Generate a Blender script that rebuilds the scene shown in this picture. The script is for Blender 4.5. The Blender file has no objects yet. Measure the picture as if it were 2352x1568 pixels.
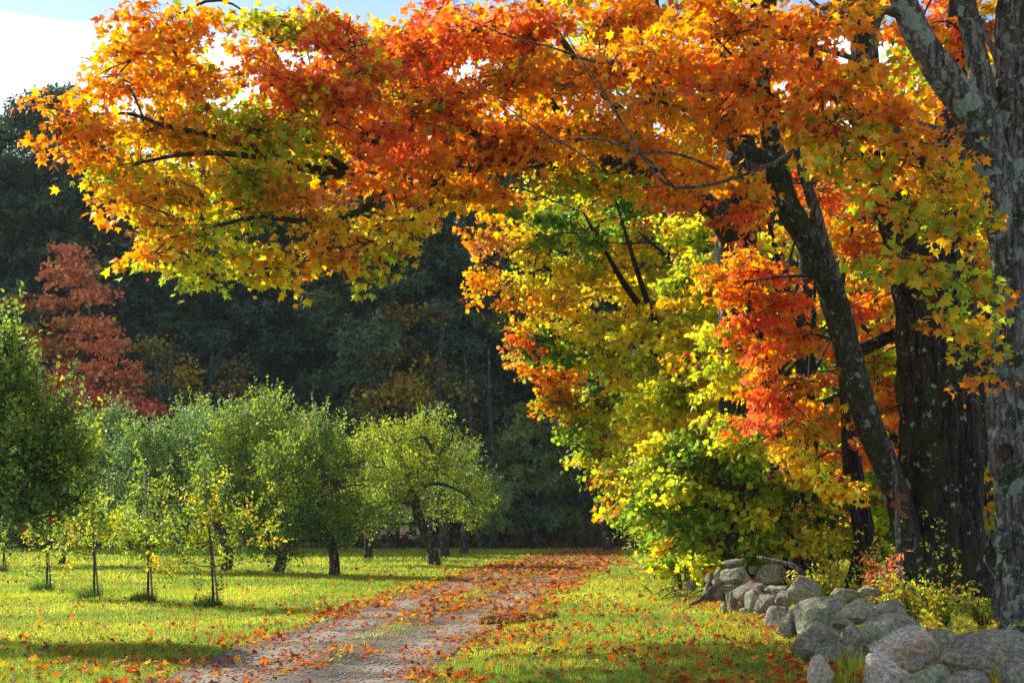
import bpy, math
import numpy as np
from mathutils import Matrix, Vector

# ------------------------------------------------------------------ camera, sky, sun, exposure
SC = bpy.context.scene
COL = SC.collection
PITCH = math.radians(7.27)
CAMH = 1.6
FPX = 3267.0                      # focal length in pixels of a 2352 px wide picture
cd = bpy.data.cameras.new("camera"); cd.lens = 50; cd.sensor_width = 36
cd.clip_start = 0.1; cd.clip_end = 3000
cam = bpy.data.objects.new("camera", cd); COL.objects.link(cam)
cam.location = (0, 0, CAMH); cam.rotation_euler = (math.pi/2 + PITCH, 0, 0)
SC.camera = cam

SUN_EL = math.radians(35.0)
SUN_AZ = math.radians(-43.0)      # from +Y towards +X (negative: left of the view)
world = bpy.data.worlds.new("World"); SC.world = world; world.use_nodes = True
wn = world.node_tree.nodes; wl = world.node_tree.links
wn.clear()
w_out = wn.new("ShaderNodeOutputWorld"); w_bg = wn.new("ShaderNodeBackground")
w_sky = wn.new("ShaderNodeTexSky"); w_sky.sky_type = 'NISHITA'; w_sky.sun_disc = False
w_sky.sun_elevation = SUN_EL; w_sky.sun_rotation = SUN_AZ
w_sky.air_density = 1.0; w_sky.dust_density = 0.3; w_sky.ozone_density = 1.5
w_tc = wn.new("ShaderNodeTexCoord"); w_map = wn.new("ShaderNodeMapping")
w_map.inputs['Scale'].default_value = (1.0, 1.0, 3.2); w_map.inputs['Location'].default_value = (0.3, 0.1, 0.0)
w_no = wn.new("ShaderNodeTexNoise"); w_no.inputs['Scale'].default_value = 2.2; w_no.inputs['Detail'].default_value = 9
w_no.inputs['Roughness'].default_value = 0.55
w_sep = wn.new("ShaderNodeSeparateXYZ")
w_h = wn.new("ShaderNodeMapRange"); w_h.inputs['From Min'].default_value = 0.298; w_h.inputs['From Max'].default_value = 0.338
w_h.inputs['To Min'].default_value = 0.45; w_h.inputs['To Max'].default_value = -0.06
w_add = wn.new("ShaderNodeMath"); w_add.operation = 'ADD'
w_cr = wn.new("ShaderNodeMapRange"); w_cr.inputs['From Min'].default_value = 0.60; w_cr.inputs['From Max'].default_value = 0.74
w_cr.interpolation_type = 'SMOOTHSTEP'
w_mix = wn.new("ShaderNodeMix"); w_mix.data_type = 'RGBA'
w_n2 = wn.new("ShaderNodeTexNoise"); w_n2.inputs['Scale'].default_value = 7; w_n2.inputs['Detail'].default_value = 7
w_c2 = wn.new("ShaderNodeMix"); w_c2.data_type = 'RGBA'; w_c2.inputs['A'].default_value = (5.6, 6.0, 6.6, 1); w_c2.inputs['B'].default_value = (10.5, 10.6, 10.8, 1)
w_r2 = wn.new("ShaderNodeMapRange"); w_r2.inputs['From Min'].default_value = .34; w_r2.inputs['From Max'].default_value = .58
wl.new(w_map.outputs['Vector'], w_n2.inputs['Vector']); wl.new(w_n2.outputs['Fac'], w_r2.inputs['Value']); wl.new(w_r2.outputs[0], w_c2.inputs['Factor']); wl.new(w_c2.outputs['Result'], w_mix.inputs['B'])
wl.new(w_tc.outputs['Generated'], w_map.inputs['Vector']); wl.new(w_map.outputs['Vector'], w_no.inputs['Vector'])
wl.new(w_tc.outputs['Generated'], w_sep.inputs['Vector']); wl.new(w_sep.outputs['Z'], w_h.inputs['Value'])
wl.new(w_no.outputs['Fac'], w_add.inputs[0]); wl.new(w_h.outputs['Result'], w_add.inputs[1])
wl.new(w_add.outputs[0], w_cr.inputs['Value']); wl.new(w_cr.outputs['Result'], w_mix.inputs['Factor'])
wl.new(w_sky.outputs['Color'], w_mix.inputs['A']); wl.new(w_mix.outputs['Result'], w_bg.inputs['Color'])
w_bg.inputs['Strength'].default_value = 0.105
wl.new(w_bg.outputs['Background'], w_out.inputs['Surface'])

sd = bpy.data.lights.new("sun", 'SUN'); sd.energy = 4.6; sd.angle = math.radians(0.5); sd.color = (1.0, 0.93, 0.80)
sun = bpy.data.objects.new("sun", sd); COL.objects.link(sun)
TOSUN = Vector((math.sin(SUN_AZ)*math.cos(SUN_EL), math.cos(SUN_AZ)*math.cos(SUN_EL), math.sin(SUN_EL)))
sun.rotation_euler = TOSUN.to_track_quat('Z', 'Y').to_euler()
sun.location = (-20, 40, 40)

SC.view_settings.view_transform = 'Standard'; SC.view_settings.look = 'None'
SC.view_settings.exposure = 0.92; SC.view_settings.gamma = 1.0; SC.view_settings.use_curve_mapping = False
cy = SC.cycles
cy.max_bounces = 7; cy.diffuse_bounces = 4; cy.glossy_bounces = 2; cy.transmission_bounces = 5
cy.caustics_reflective = False; cy.caustics_refractive = False
cy.use_denoising = True
cy.sample_clamp_indirect = 6.0

# ------------------------------------------------------------------ helpers
rng = np.random.default_rng(11)
cP, sP = math.cos(PITCH), math.sin(PITCH)

def at(px, py, Y):
    """point at distance Y down the view for a spot of the 2352x1568 picture"""
    dx = (px-1176)/FPX; dy = (784-py)/FPX
    fy = cP - dy*sP; fz = sP + dy*cP
    k = Y/fy
    return np.array([dx*k, Y, CAMH + fz*k])

def gnd(px, py, z=0.0):
    dx = (px-1176)/FPX; dy = (784-py)/FPX
    fy = cP - dy*sP; fz = sP + dy*cP
    k = (z-CAMH)/fz
    return np.array([dx*k, fy*k, z])

def unit(a):
    return a/np.maximum(np.linalg.norm(a, axis=-1, keepdims=True), 1e-9)

_perm = rng.integers(0, 2**31, 4096)
def _hash(ix, iy, iz):
    h = (ix*73856093) ^ (iy*19349663) ^ (iz*83492791)
    return (_perm[h & 4095] & 0xFFFF)/65535.0
def vnoise(p):
    """value noise in 0..1, p (...,3)"""
    p = np.asarray(p, float); i = np.floor(p).astype(np.int64); f = p-i; f = f*f*(3-2*f)
    r = 0
    for a in (0, 1):
        for b in (0, 1):
            for c in (0, 1):
                w = (f[..., 0] if a else 1-f[..., 0])*(f[..., 1] if b else 1-f[..., 1])*(f[..., 2] if c else 1-f[..., 2])
                r = r + w*_hash(i[..., 0]+a, i[..., 1]+b, i[..., 2]+c)
    return r
def fbm(p, o=4):
    p = np.asarray(p, float); s = 0; a = 0.5; t = 0
    for k in range(o):
        s = s + a*vnoise(p*(2**k)+17.3*k); t += a; a *= 0.5
    return s/t

def raw_mesh(name, V, F, smooth=False, col=None):
    """V (n,3); F (m,3) or (m,4) or list of such arrays; col (n,3)"""
    Fs = F if isinstance(F, list) else [F]
    Fs = [f for f in Fs if len(f)]
    me = bpy.data.meshes.new(name)
    V = np.ascontiguousarray(V, np.float32)
    me.vertices.add(len(V)); me.vertices.foreach_set("co", V.ravel())
    nl = sum(f.size for f in Fs); nf = sum(len(f) for f in Fs)
    me.loops.add(nl); me.loops.foreach_set("vertex_index", np.concatenate([f.ravel() for f in Fs]).astype(np.int32))
    me.polygons.add(nf)
    tot = np.concatenate([np.full(len(f), f.shape[1], np.int32) for f in Fs])
    st = np.concatenate([[0], np.cumsum(tot)[:-1]]).astype(np.int32)
    me.polygons.foreach_set("loop_start", st)
    if smooth: me.polygons.foreach_set("use_smooth", np.ones(nf, bool))
    me.update(calc_edges=True)
    if col is not None:
        a = me.attributes.new("col", 'FLOAT_COLOR', 'POINT')
        c4 = np.ones((len(V), 4), np.float32); c4[:, :3] = col
        a.data.foreach_set("color", c4.ravel())
    me.validate()
    return me

def link(name, me, mat=None, parent=None, loc=None):
    o = bpy.data.objects.new(name, me); COL.objects.link(o)
    if mat is not None and me is not None and not me.materials: me.materials.append(mat)
    if loc is not None: o.location = loc
    if parent is not None: o.parent = parent
    return o

def tag(o, label=None, cat=None, group=None, kind=None):
    if label: o["label"] = label
    if cat: o["category"] = cat
    if group: o["group"] = group
    if kind: o["kind"] = kind
    return o

def empty(name, loc, label, cat, group=None):
    o = bpy.data.objects.new(name, None); COL.objects.link(o); o.location = tuple(loc); o.empty_display_size = 0.3
    return tag(o, label, cat, group)

def put(name, me, mat, root, kind=None):
    """world-space mesh as a part of root (an Empty without rotation)"""
    V = np.empty(len(me.vertices)*3, np.float32); me.vertices.foreach_get("co", V)
    V = V.reshape(-1, 3) - np.array(root.location, np.float32)
    me.vertices.foreach_set("co", V.ravel()); me.update()
    o = link(name, me, mat, root)
    if kind: o["kind"] = kind
    return o

# ---- tubes
def smooth_path(P, R, step):
    P = np.asarray(P, float); R = np.asarray(R, float)
    if len(P) < 3:
        n = max(2, int(np.linalg.norm(P[-1]-P[0])/step)+1)
        t = np.linspace(0, 1, n)[:, None]
        return P[0]*(1-t)+P[-1]*t, R[0]*(1-t[:, 0])+R[-1]*t[:, 0]
    Q = np.vstack([2*P[0]-P[1], P, 2*P[-1]-P[-2]]); out = []; ro = []
    for i in range(1, len(Q)-2):
        L = np.linalg.norm(Q[i+1]-Q[i]); n = max(1, int(L/step))
        for k in range(n):
            t = k/n
            a, b, c, d = Q[i-1], Q[i], Q[i+1], Q[i+2]
            out.append(0.5*((2*b)+(-a+c)*t+(2*a-5*b+4*c-d)*t*t+(-a+3*b-3*c+d)*t**3))
            ro.append(R[i-1]*(1-t)+R[i]*t)
    out.append(P[-1]); ro.append(R[-1])
    return np.array(out), np.array(ro)

class Tubes:
    def __init__(s): s.V = []; s.F = []; s.n = 0
    def add(s, P, R, k=5, cap=True, fn=None):
        P = np.asarray(P, float); R = np.asarray(R, float); m = len(P)
        T = unit(np.gradient(P, axis=0))
        ref = np.array([0.31, 0.95, 0.05]) if abs(T[0][2]) > 0.6 else np.array([0, 0, 1.0])
        A = unit(ref - (T@ref)[:, None]*T); B = np.cross(T, A)
        ang = np.linspace(0, 2*np.pi, k, endpoint=False)
        dirs = A[:, None]*np.cos(ang)[None, :, None] + B[:, None]*np.sin(ang)[None, :, None]
        rr = R[:, None]*np.ones((1, k))
        if fn is not None: rr = rr*fn(P, ang, R)
        V = P[:, None]+dirs*rr[..., None]
        V = V.reshape(-1, 3)
        i = np.arange(m-1)[:, None]*k; j = np.arange(k)[None]; j2 = (j+1) % k
        F = np.stack([i+j, i+j2, i+k+j2, i+k+j], -1).reshape(-1, 4)+s.n
        s.V.append(V); s.F.append(F); s.n += len(V)
        if cap:
            s.V.append(P[-1:]+T[-1:]*R[-1]*0.5); c = s.n; s.n += 1
            b = c-k; jj = np.arange(k)
            s.F.append(np.stack([b+jj, b+(jj+1) % k, np.full(k, c), np.full(k, c)], -1)[:, :3])
    def mesh(s, name, smooth=True):
        q = [f for f in s.F if f.shape[1] == 4]; t = [f for f in s.F if f.shape[1] == 3]
        F = ([np.concatenate(q)] if q else []) + ([np.concatenate(t)] if t else [])
        return raw_mesh(name, np.concatenate(s.V), F, smooth)

def rough_bark(amp=0.06, ridges=9, flare=None, seed=0.0, lump=0.08):
    """radius factor: lengthwise ridges, lumps, root flare"""
    def fn(P, ang, R):
        z = np.concatenate([[0], np.cumsum(np.linalg.norm(np.diff(P, axis=0), axis=1))])
        a = ang[None]; zz = z[:, None]
        q = np.stack(np.broadcast_arrays(np.cos(a)*ridges*0.5+seed, np.sin(a)*ridges*0.5, zz*1.3), -1)
        r1 = 1-np.abs(2*vnoise(q)-1)
        q2 = np.stack(np.broadcast_arrays(np.cos(a)*1.3+seed, np.sin(a)*1.3, zz*0.9), -1)
        q3 = np.stack(np.broadcast_arrays(np.cos(a)*ridges*1.1+seed, np.sin(a)*ridges*1.1, zz*3.1), -1)
        f = 1+amp*(r1-0.6)*1.6+lump*(vnoise(q2)-0.5)*2+amp*0.7*(vnoise(q3)-0.5)
        if flare:
            h = P[:, 2][:, None]
            lob = 0.6+0.4*np.cos(a*flare[1]+seed)
            f = f+flare[0]*np.exp(-np.maximum(h, 0)/flare[2])*lob
        return f
    return fn

# ---- leaves
def _maple():
    o = [(0, 0), (.22, .10), (.52, .12), (.36, .30), (.62, .58), (.25, .52), (0, 1.0), (-.25, .52), (-.62, .58), (-.36, .30), (-.52, .12), (-.22, .10)]
    v = [(x, y, -0.30*abs(x)-0.22*max(0, y-.45)) for x, y in o] + [(0, .36, 0.06)]
    f = [(12, i, (i+1) % 12) for i in range(12)]
    return np.array(v), np.array(f)
def _maple_lo():
    o = [(0, 0), (.50, .15), (.33, .33), (.55, .60), (0, 1.0), (-.55, .60), (-.33, .33), (-.50, .15)]
    v = [(x, y, -0.30*abs(x)-0.2*max(0, y-.45)) for x, y in o]
    f = [(0, 1, 2), (0, 2, 6), (0, 6, 7), (2, 3, 4), (2, 4, 6), (6, 4, 5)]
    return np.array(v), np.array(f)
def _oval(w=.26, fold=.10):
    v = [(0, 0, 0), (w, .38, fold), (w*.72, .75, fold*.6), (0, 1, -.12), (-w*.72, .75, fold*.6), (-w, .38, fold), (0, .5, 0)]
    f = [(0, 1, 6), (1, 2, 6), (2, 3, 6), (3, 4, 6), (4, 5, 6), (5, 0, 6)]
    return np.array(v), np.array(f)
def _oval_lo(w=.28):
    v = [(0, 0, 0), (w, .45, .09), (0, 1, -.08), (-w, .45, .09)]
    return np.array(v), np.array([(0, 1, 2), (0, 2, 3)])
def _sprig():
    V = []; F = []
    for k, (a, s, t) in enumerate([(0, 1, .1), (1.9, .85, -.25), (-1.8, .85, .3), (0.9, .6, -.5)]):
        b = len(V); c, q = math.cos(a), math.sin(a)
        for x, y, z in [(0, 0, 0), (.2, .5, .05), (0, 1, 0), (-.2, .5, .05)]:
            x, y = x*s, y*s
            V.append((x*c+y*q, -x*q+y*c, z+t*y))
        F += [(b, b+1, b+2), (b, b+2, b+3)]
    return np.array(V), np.array(F)
def variants(t, seed):
    """the same leaf flat, folded along the rib, cupped, twisted"""
    v, f = t; r = np.random.default_rng(seed); out = []
    for fold, cup, tw, asy in [(0, 0, 0, 0), (.55, .1, .1, .12), (-.35, -.35, .25, -.1), (.2, .5, -.4, .05), (.8, -.2, -.2, -.15), (-.15, .15, .5, .18)]:
        w = v.copy(); w[:, 2] += fold*np.abs(w[:, 0])+cup*(w[:, 1]-.4)**2+tw*w[:, 0]*w[:, 1]
        w[:, 0] = w[:, 0]*(1-.22*abs(fold))+asy*w[:, 1]*.5*np.abs(w[:, 0])+asy*.12*w[:, 1]**2; w += r.normal(size=w.shape)*np.array([.025, .025, .02])
        out.append(w)
    return np.array(out), f
MAPLE, MAPLE_LO, OVAL, OVAL_LO, SPRIG = _maple(), _maple_lo(), _oval(), _oval_lo(), _sprig()
MAPLE_V, MAPLE_LOV = variants(MAPLE, 5), variants(MAPLE_LO, 6)
NARROW = _oval_lo(.13)
POINTED = _oval(.30, .06)

def leaf_frames(N, T):
    N = unit(N); Y = unit(T-(T*N).sum(-1, keepdims=True)*N); X = np.cross(Y, N)
    return X, Y, N

def leaf_mesh(name, tpl, P, N, T, S, C, curl=None):
    v, f = tpl; n = len(P)
    X, Y, Z = leaf_frames(N, T)
    S = np.broadcast_to(S, (n,))[:, None, None]
    cz = np.ones(n) if curl is None else curl
    v = v[None] if v.ndim == 2 else v[rng.integers(0, len(v), n)]
    V = P[:, None]+S*(v[..., 0:1]*X[:, None]+v[..., 1:2]*Y[:, None]+(v[..., 2]*cz[:, None])[..., None]*Z[:, None])
    m = v.shape[1]; F = (f[None]+(np.arange(n)*m)[:, None, None]).reshape(-1, 3)
    return raw_mesh(name, V.reshape(-1, 3), F, False, np.repeat(C, m, axis=0))

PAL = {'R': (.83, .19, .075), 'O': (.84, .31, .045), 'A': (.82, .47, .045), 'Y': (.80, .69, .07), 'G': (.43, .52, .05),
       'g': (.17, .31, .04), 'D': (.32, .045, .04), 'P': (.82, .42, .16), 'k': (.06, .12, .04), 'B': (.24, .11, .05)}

def jitter(C, k=0.18):
    n = len(C)
    return np.clip(C*(1+k*rng.normal(size=(n, 1)))*(1+0.5*k*rng.normal(size=(n, 3))), .005, .95)

# ------------------------------------------------------------------ materials
def new_mat(name):
    m = bpy.data.materials.new(name); m.use_nodes = True
    nt = m.node_tree; nt.nodes.clear()
    return m, nt, nt.nodes.new("ShaderNodeOutputMaterial")

def leaf_mat(name, trans=0.5, rough=0.42, spec=0.5, tgain=1.0):
    m, nt, out = new_mat(name); n, l = nt.nodes, nt.links
    a = n.new("ShaderNodeAttribute"); a.attribute_name = "col"
    p = n.new("ShaderNodeBsdfPrincipled"); p.inputs['Roughness'].default_value = rough
    p.inputs['Specular IOR Level'].default_value = spec
    t = n.new("ShaderNodeBsdfTranslucent")
    hs = n.new("ShaderNodeHueSaturation"); hs.inputs['Saturation'].default_value = 1.08; hs.inputs['Value'].default_value = tgain
    no = n.new("ShaderNodeTexNoise"); no.inputs['Scale'].default_value = 22; no.inputs['Detail'].default_value = 2
    mr = n.new("ShaderNodeMapRange"); mr.inputs['To Min'].default_value = 0.78; mr.inputs['To Max'].default_value = 1.2
    mx = n.new("ShaderNodeVectorMath"); mx.operation = 'SCALE'
    l.new(no.outputs['Fac'], mr.inputs['Value']); l.new(a.outputs['Color'], mx.inputs[0]); l.new(mr.outputs['Result'], mx.inputs['Scale'])
    ms = n.new("ShaderNodeMixShader"); ms.inputs['Fac'].default_value = trans
    l.new(mx.outputs[0], p.inputs['Base Color']); l.new(mx.outputs[0], hs.inputs['Color']); l.new(hs.outputs['Color'], t.inputs['Color'])
    l.new(p.outputs[0], ms.inputs[1]); l.new(t.outputs[0], ms.inputs[2]); l.new(ms.outputs[0], out.inputs['Surface'])
    return m

M_MAPLE = leaf_mat("maple_leaf", 0.64, 0.5, 0.3, 1.18)
M_APPLE = leaf_mat("apple_leaf", 0.5, 0.46, 0.35, 1.4)
M_OAK = leaf_mat("oak_leaf", 0.35, 0.6, 0.2, 1.0)
M_GRASS = leaf_mat("grass_blade", 0.55, 0.55, 0.15, 1.4)
M_LITTER = leaf_mat("fallen_leaf", 0.40, 0.7, 0.1, 1.3)

def bark_mat(name, base, light, lich=0.0, moss=0.0, lcol=(.30, .36, .31), scale=1.0, lscale=5.0):
    m, nt, out = new_mat(name); n, l = nt.nodes, nt.links
    tc = n.new("ShaderNodeTexCoord"); mp = n.new("ShaderNodeMapping"); mp.inputs['Scale'].default_value = (14*scale, 14*scale, 2.2*scale)
    l.new(tc.outputs['Object'], mp.inputs['Vector'])
    n1 = n.new("ShaderNodeTexNoise"); n1.inputs['Scale'].default_value = 1; n1.inputs['Detail'].default_value = 8; n1.inputs['Roughness'].default_value = .65
    n1.inputs['Distortion'].default_value = 0.6
    l.new(mp.outputs[0], n1.inputs['Vector'])
    cr = n.new("ShaderNodeValToRGB"); cr.color_ramp.elements[0].position = .36; cr.color_ramp.elements[1].position = .66
    cr.color_ramp.elements[0].color = (*[c*.30 for c in base], 1); cr.color_ramp.elements[1].color = (*light, 1)
    e = cr.color_ramp.elements.new(.5); e.color = (*base, 1)
    l.new(n1.outputs['Fac'], cr.inputs['Fac'])
    vo = n.new("ShaderNodeTexVoronoi"); vo.feature = 'DISTANCE_TO_EDGE'; vo.inputs['Scale'].default_value = 1.0
    m2 = n.new("ShaderNodeMapping"); m2.inputs['Scale'].default_value = (9*scale, 9*scale, 2.0*scale); l.new(tc.outputs['Object'], m2.inputs[0])
    nd = n.new("ShaderNodeTexNoise"); nd.inputs['Scale'].default_value = 6; nd.inputs['Detail'].default_value = 4; l.new(tc.outputs['Object'], nd.inputs['Vector'])
    vs = n.new("ShaderNodeVectorMath"); vs.operation = 'SCALE'; vs.inputs['Scale'].default_value = 1.6; l.new(nd.outputs['Color'], vs.inputs[0])
    va = n.new("ShaderNodeVectorMath"); va.operation = 'ADD'; l.new(m2.outputs[0], va.inputs[0]); l.new(vs.outputs[0], va.inputs[1]); l.new(va.outputs[0], vo.inputs['Vector'])
    ck = n.new("ShaderNodeMapRange"); ck.inputs['From Max'].default_value = .16; ck.inputs['To Min'].default_value = .32; l.new(vo.outputs['Distance'], ck.inputs['Value'])
    cm = n.new("ShaderNodeVectorMath"); cm.operation = 'SCALE'; l.new(cr.outputs['Color'], cm.inputs[0]); l.new(ck.outputs[0], cm.inputs['Scale'])
    cur = cm.outputs[0]
    def patch(cur, sc, lo, hi, colr, det=6, off=0.0, thr2=None):
        nn = n.new("ShaderNodeTexNoise"); nn.inputs['Scale'].default_value = sc; nn.inputs['Detail'].default_value = det; nn.inputs['Roughness'].default_value = .62
        mm = n.new("ShaderNodeMapping"); mm.inputs['Location'].default_value = (off, off*.7, off*1.3)
        l.new(tc.outputs['Object'], mm.inputs[0]); l.new(mm.outputs[0], nn.inputs['Vector'])
        r = n.new("ShaderNodeMapRange"); r.inputs['From Min'].default_value = lo; r.inputs['From Max'].default_value = hi
        l.new(nn.outputs['Fac'], r.inputs['Value'])
        mx = n.new("ShaderNodeMix"); mx.data_type = 'RGBA'
        l.new(r.outputs[0], mx.inputs['Factor']); l.new(cur, mx.inputs['A']); mx.inputs['B'].default_value = (*colr, 1)
        return mx.outputs['Result']
    if moss > 0: cur = patch(cur, 1.6, .62-moss*.25, .74-moss*.2, (.030, .042, .010), 8, 3.1)
    if lich > 0:
        cur = patch(cur, lscale, .64-lich*.16, .67-lich*.16, lcol, 7, 7.7)
        cur = patch(cur, lscale*3.3, .70-lich*.12, .74-lich*.12, tuple(c*1.12 for c in lcol), 4, 1.9)
    p = n.new("ShaderNodeBsdfPrincipled"); p.inputs['Roughness'].default_value = .9; p.inputs['Specular IOR Level'].default_value = .2
    l.new(cur, p.inputs['Base Color'])
    b = n.new("ShaderNodeBump"); b.inputs['Strength'].default_value = 1.0; b.inputs['Distance'].default_value = .06
    hm = n.new("ShaderNodeMath"); hm.operation = 'MULTIPLY'; l.new(n1.outputs['Fac'], hm.inputs[0]); l.new(ck.outputs[0], hm.inputs[1])
    l.new(hm.outputs[0], b.inputs['Height']); l.new(b.outputs[0], p.inputs['Normal']); l.new(p.outputs[0], out.inputs['Surface'])
    return m
B_GREY = bark_mat("grey_lichen_bark", (.12, .115, .108), (.28, .27, .26), .62, .45, (.21, .27, .235), 1.0, 4.2)
B_DARK = bark_mat("dark_maple_bark", (.034, .030, .027), (.10, .09, .082), .10, .5, (.27, .32, .24), .8, 5)
B_MID = bark_mat("mossy_maple_bark", (.06, .055, .045), (.115, .105, .092), .26, .55, (.20, .25, .21), 1.0, 6)
B_TWIG = bark_mat("twig_bark", (.055, .045, .038), (.13, .115, .10), .3, .1, (.20, .24, .19), 1.5, 9)
B_APPLE = bark_mat("apple_bark", (.07, .055, .045), (.19, .165, .14), .45, .15, (.24, .26, .20), 1.2, 9)
B_OAK = bark_mat("oak_bark", (.035, .033, .032), (.085, .085, .083), .5, .2, (.17, .20, .19), .7, 4)
B_DEAD = bark_mat("dead_wood", (.14, .115, .10), (.27, .235, .21), .15, .1, (.24, .27, .22), 1.2, 9)

def stone_mat(name, a, b, lichen, lamt, warm=None):
    m, nt, out = new_mat(name); n, l = nt.nodes, nt.links
    tc = n.new("ShaderNodeTexCoord"); oi = n.new("ShaderNodeObjectInfo")
    ad = n.new("ShaderNodeVectorMath"); ad.operation = 'ADD'
    sc = n.new("ShaderNodeVectorMath"); sc.operation = 'SCALE'; sc.inputs[0].default_value = (31, 17, 23)
    l.new(oi.outputs['Random'], sc.inputs['Scale']); l.new(tc.outputs['Object'], ad.inputs[0]); l.new(sc.outputs[0], ad.inputs[1])
    def noise(s, d, r=.6):
        x = n.new("ShaderNodeTexNoise"); x.inputs['Scale'].default_value = s; x.inputs['Detail'].default_value = d; x.inputs['Roughness'].default_value = r
        l.new(ad.outputs[0], x.inputs['Vector']); return x
    n1 = noise(3.0, 9, .68)
    cr = n.new("ShaderNodeValToRGB"); cr.color_ramp.elements[0].position = .3; cr.color_ramp.elements[1].position = .7
    cr.color_ramp.elements[0].color = (*a, 1); cr.color_ramp.elements[1].color = (*b, 1)
    l.new(n1.outputs['Fac'], cr.inputs['Fac']); cur = cr.outputs[0]
    if warm:
        n2 = noise(2.1, 5); r = n.new("ShaderNodeMapRange"); r.inputs['From Min'].default_value = .46; r.inputs['From Max'].default_value = .62
        l.new(n2.outputs['Fac'], r.inputs['Value']); mx = n.new("ShaderNodeMix"); mx.data_type = 'RGBA'
        l.new(r.outputs[0], mx.inputs['Factor']); l.new(cur, mx.inputs['A']); mx.inputs['B'].default_value = (*warm, 1); cur = mx.outputs['Result']
    for s, lo, hi, cc in ((3.4, .62-lamt*.2, .68-lamt*.2, lichen), (14, .60-lamt*.12, .66-lamt*.1, tuple(c*1.15 for c in lichen))):
        n3 = noise(s, 8, .65); r = n.new("ShaderNodeMapRange"); r.inputs['From Min'].default_value = lo; r.inputs['From Max'].default_value = hi; r.inputs['To Max'].default_value = .8
        l.new(n3.outputs['Fac'], r.inputs['Value']); mx = n.new("ShaderNodeMix"); mx.data_type = 'RGBA'
        l.new(r.outputs[0], mx.inputs['Factor']); l.new(cur, mx.inputs['A']); mx.inputs['B'].default_value = (*cc, 1); cur = mx.outputs['Result']
    n5 = noise(24, 5, .7); r5 = n.new("ShaderNodeMapRange"); r5.inputs['From Min'].default_value = .3; r5.inputs['From Max'].default_value = .7; r5.inputs['To Min'].default_value = .35; r5.inputs['To Max'].default_value = 1.6
    l.new(n5.outputs['Fac'], r5.inputs['Value']); m5 = n.new("ShaderNodeVectorMath"); m5.operation = 'SCALE'
    l.new(cur, m5.inputs[0]); l.new(r5.outputs[0], m5.inputs['Scale'])
    p = n.new("ShaderNodeBsdfPrincipled"); p.inputs['Roughness'].default_value = .85; p.inputs['Specular IOR Level'].default_value = .25
    l.new(m5.outputs[0], p.inputs['Base Color'])
    n4 = noise(9, 9, .7); bp = n.new("ShaderNodeBump"); bp.inputs['Strength'].default_value = 1.0; bp.inputs['Distance'].default_value = .10
    l.new(n4.outputs['Fac'], bp.inputs['Height']); l.new(bp.outputs[0], p.inputs['Normal']); l.new(p.outputs[0], out.inputs['Surface'])
    return m
S_GREY = stone_mat("grey_granite", (.15, .132, .102), (.44, .395, .305), (.32, .345, .21), .52)
S_GREEN = stone_mat("lichen_granite", (.125, .12, .09), (.39, .37, .295), (.34, .38, .225), .80)
S_PALE = stone_mat("pale_quartz", (.46, .38, .28), (.82, .72, .58), (.48, .46, .34), .12, (.60, .42, .26))
S_BROWN = stone_mat("brown_granite", (.13, .105, .08), (.40, .335, .265), (.25, .27, .16), .4)
STM = {'g': S_GREY, 'l': S_GREEN, 'p': S_PALE, 'b': S_BROWN}

def ground_mat():
    m, nt, out = new_mat("lawn_soil"); n, l = nt.nodes, nt.links
    g = n.new("ShaderNodeNewGeometry"); sp = n.new("ShaderNodeSeparateXYZ"); l.new(g.outputs['Position'], sp.inputs[0])
    def noise(s, d):
        x = n.new("ShaderNodeTexNoise"); x.inputs['Scale'].default_value = s; x.inputs['Detail'].default_value = d; l.new(g.outputs['Position'], x.inputs['Vector']); return x
    n1 = noise(1.4, 8); cr = n.new("ShaderNodeValToRGB"); E = cr.color_ramp.elements
    E[0].position = .32; E[0].color = (.045, .085, .014, 1); E[1].position = .7; E[1].color = (.13, .20, .028, 1)
    l.new(n1.outputs['Fac'], cr.inputs['Fac'])
    n2 = noise(3.0, 9); c2 = n.new("ShaderNodeValToRGB"); E = c2.color_ramp.elements
    E[0].position = .3; E[0].color = (.035, .020, .012, 1); E[1].position = .72; E[1].color = (.12, .065, .03, 1)
    l.new(n2.outputs['Fac'], c2.inputs['Fac'])
    n3 = noise(.35, 4); ad = n.new("ShaderNodeMath"); ad.operation = 'MULTIPLY_ADD'; ad.inputs[1].default_value = 12
    l.new(n3.outputs['Fac'], ad.inputs[0]); l.new(sp.outputs['Y'], ad.inputs[2])
    r = n.new("ShaderNodeMapRange"); r.inputs['From Min'].default_value = 98; r.inputs['From Max'].default_value = 103; l.new(ad.outputs[0], r.inputs['Value'])
    mx = n.new("ShaderNodeMix"); mx.data_type = 'RGBA'; l.new(r.outputs[0], mx.inputs['Factor']); l.new(cr.outputs[0], mx.inputs['A']); l.new(c2.outputs[0], mx.inputs['B'])
    p = n.new("ShaderNodeBsdfPrincipled"); p.inputs['Roughness'].default_value = .95; p.inputs['Specular IOR Level'].default_value = .1
    l.new(mx.outputs['Result'], p.inputs['Base Color'])
    n4 = noise(25, 5); b = n.new("ShaderNodeBump"); b.inputs['Strength'].default_value = .8; b.inputs['Distance'].default_value = .04
    l.new(n4.outputs['Fac'], b.inputs['Height']); l.new(b.outputs[0], p.inputs['Normal']); l.new(p.outputs[0], out.inputs['Surface'])
    return m
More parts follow.
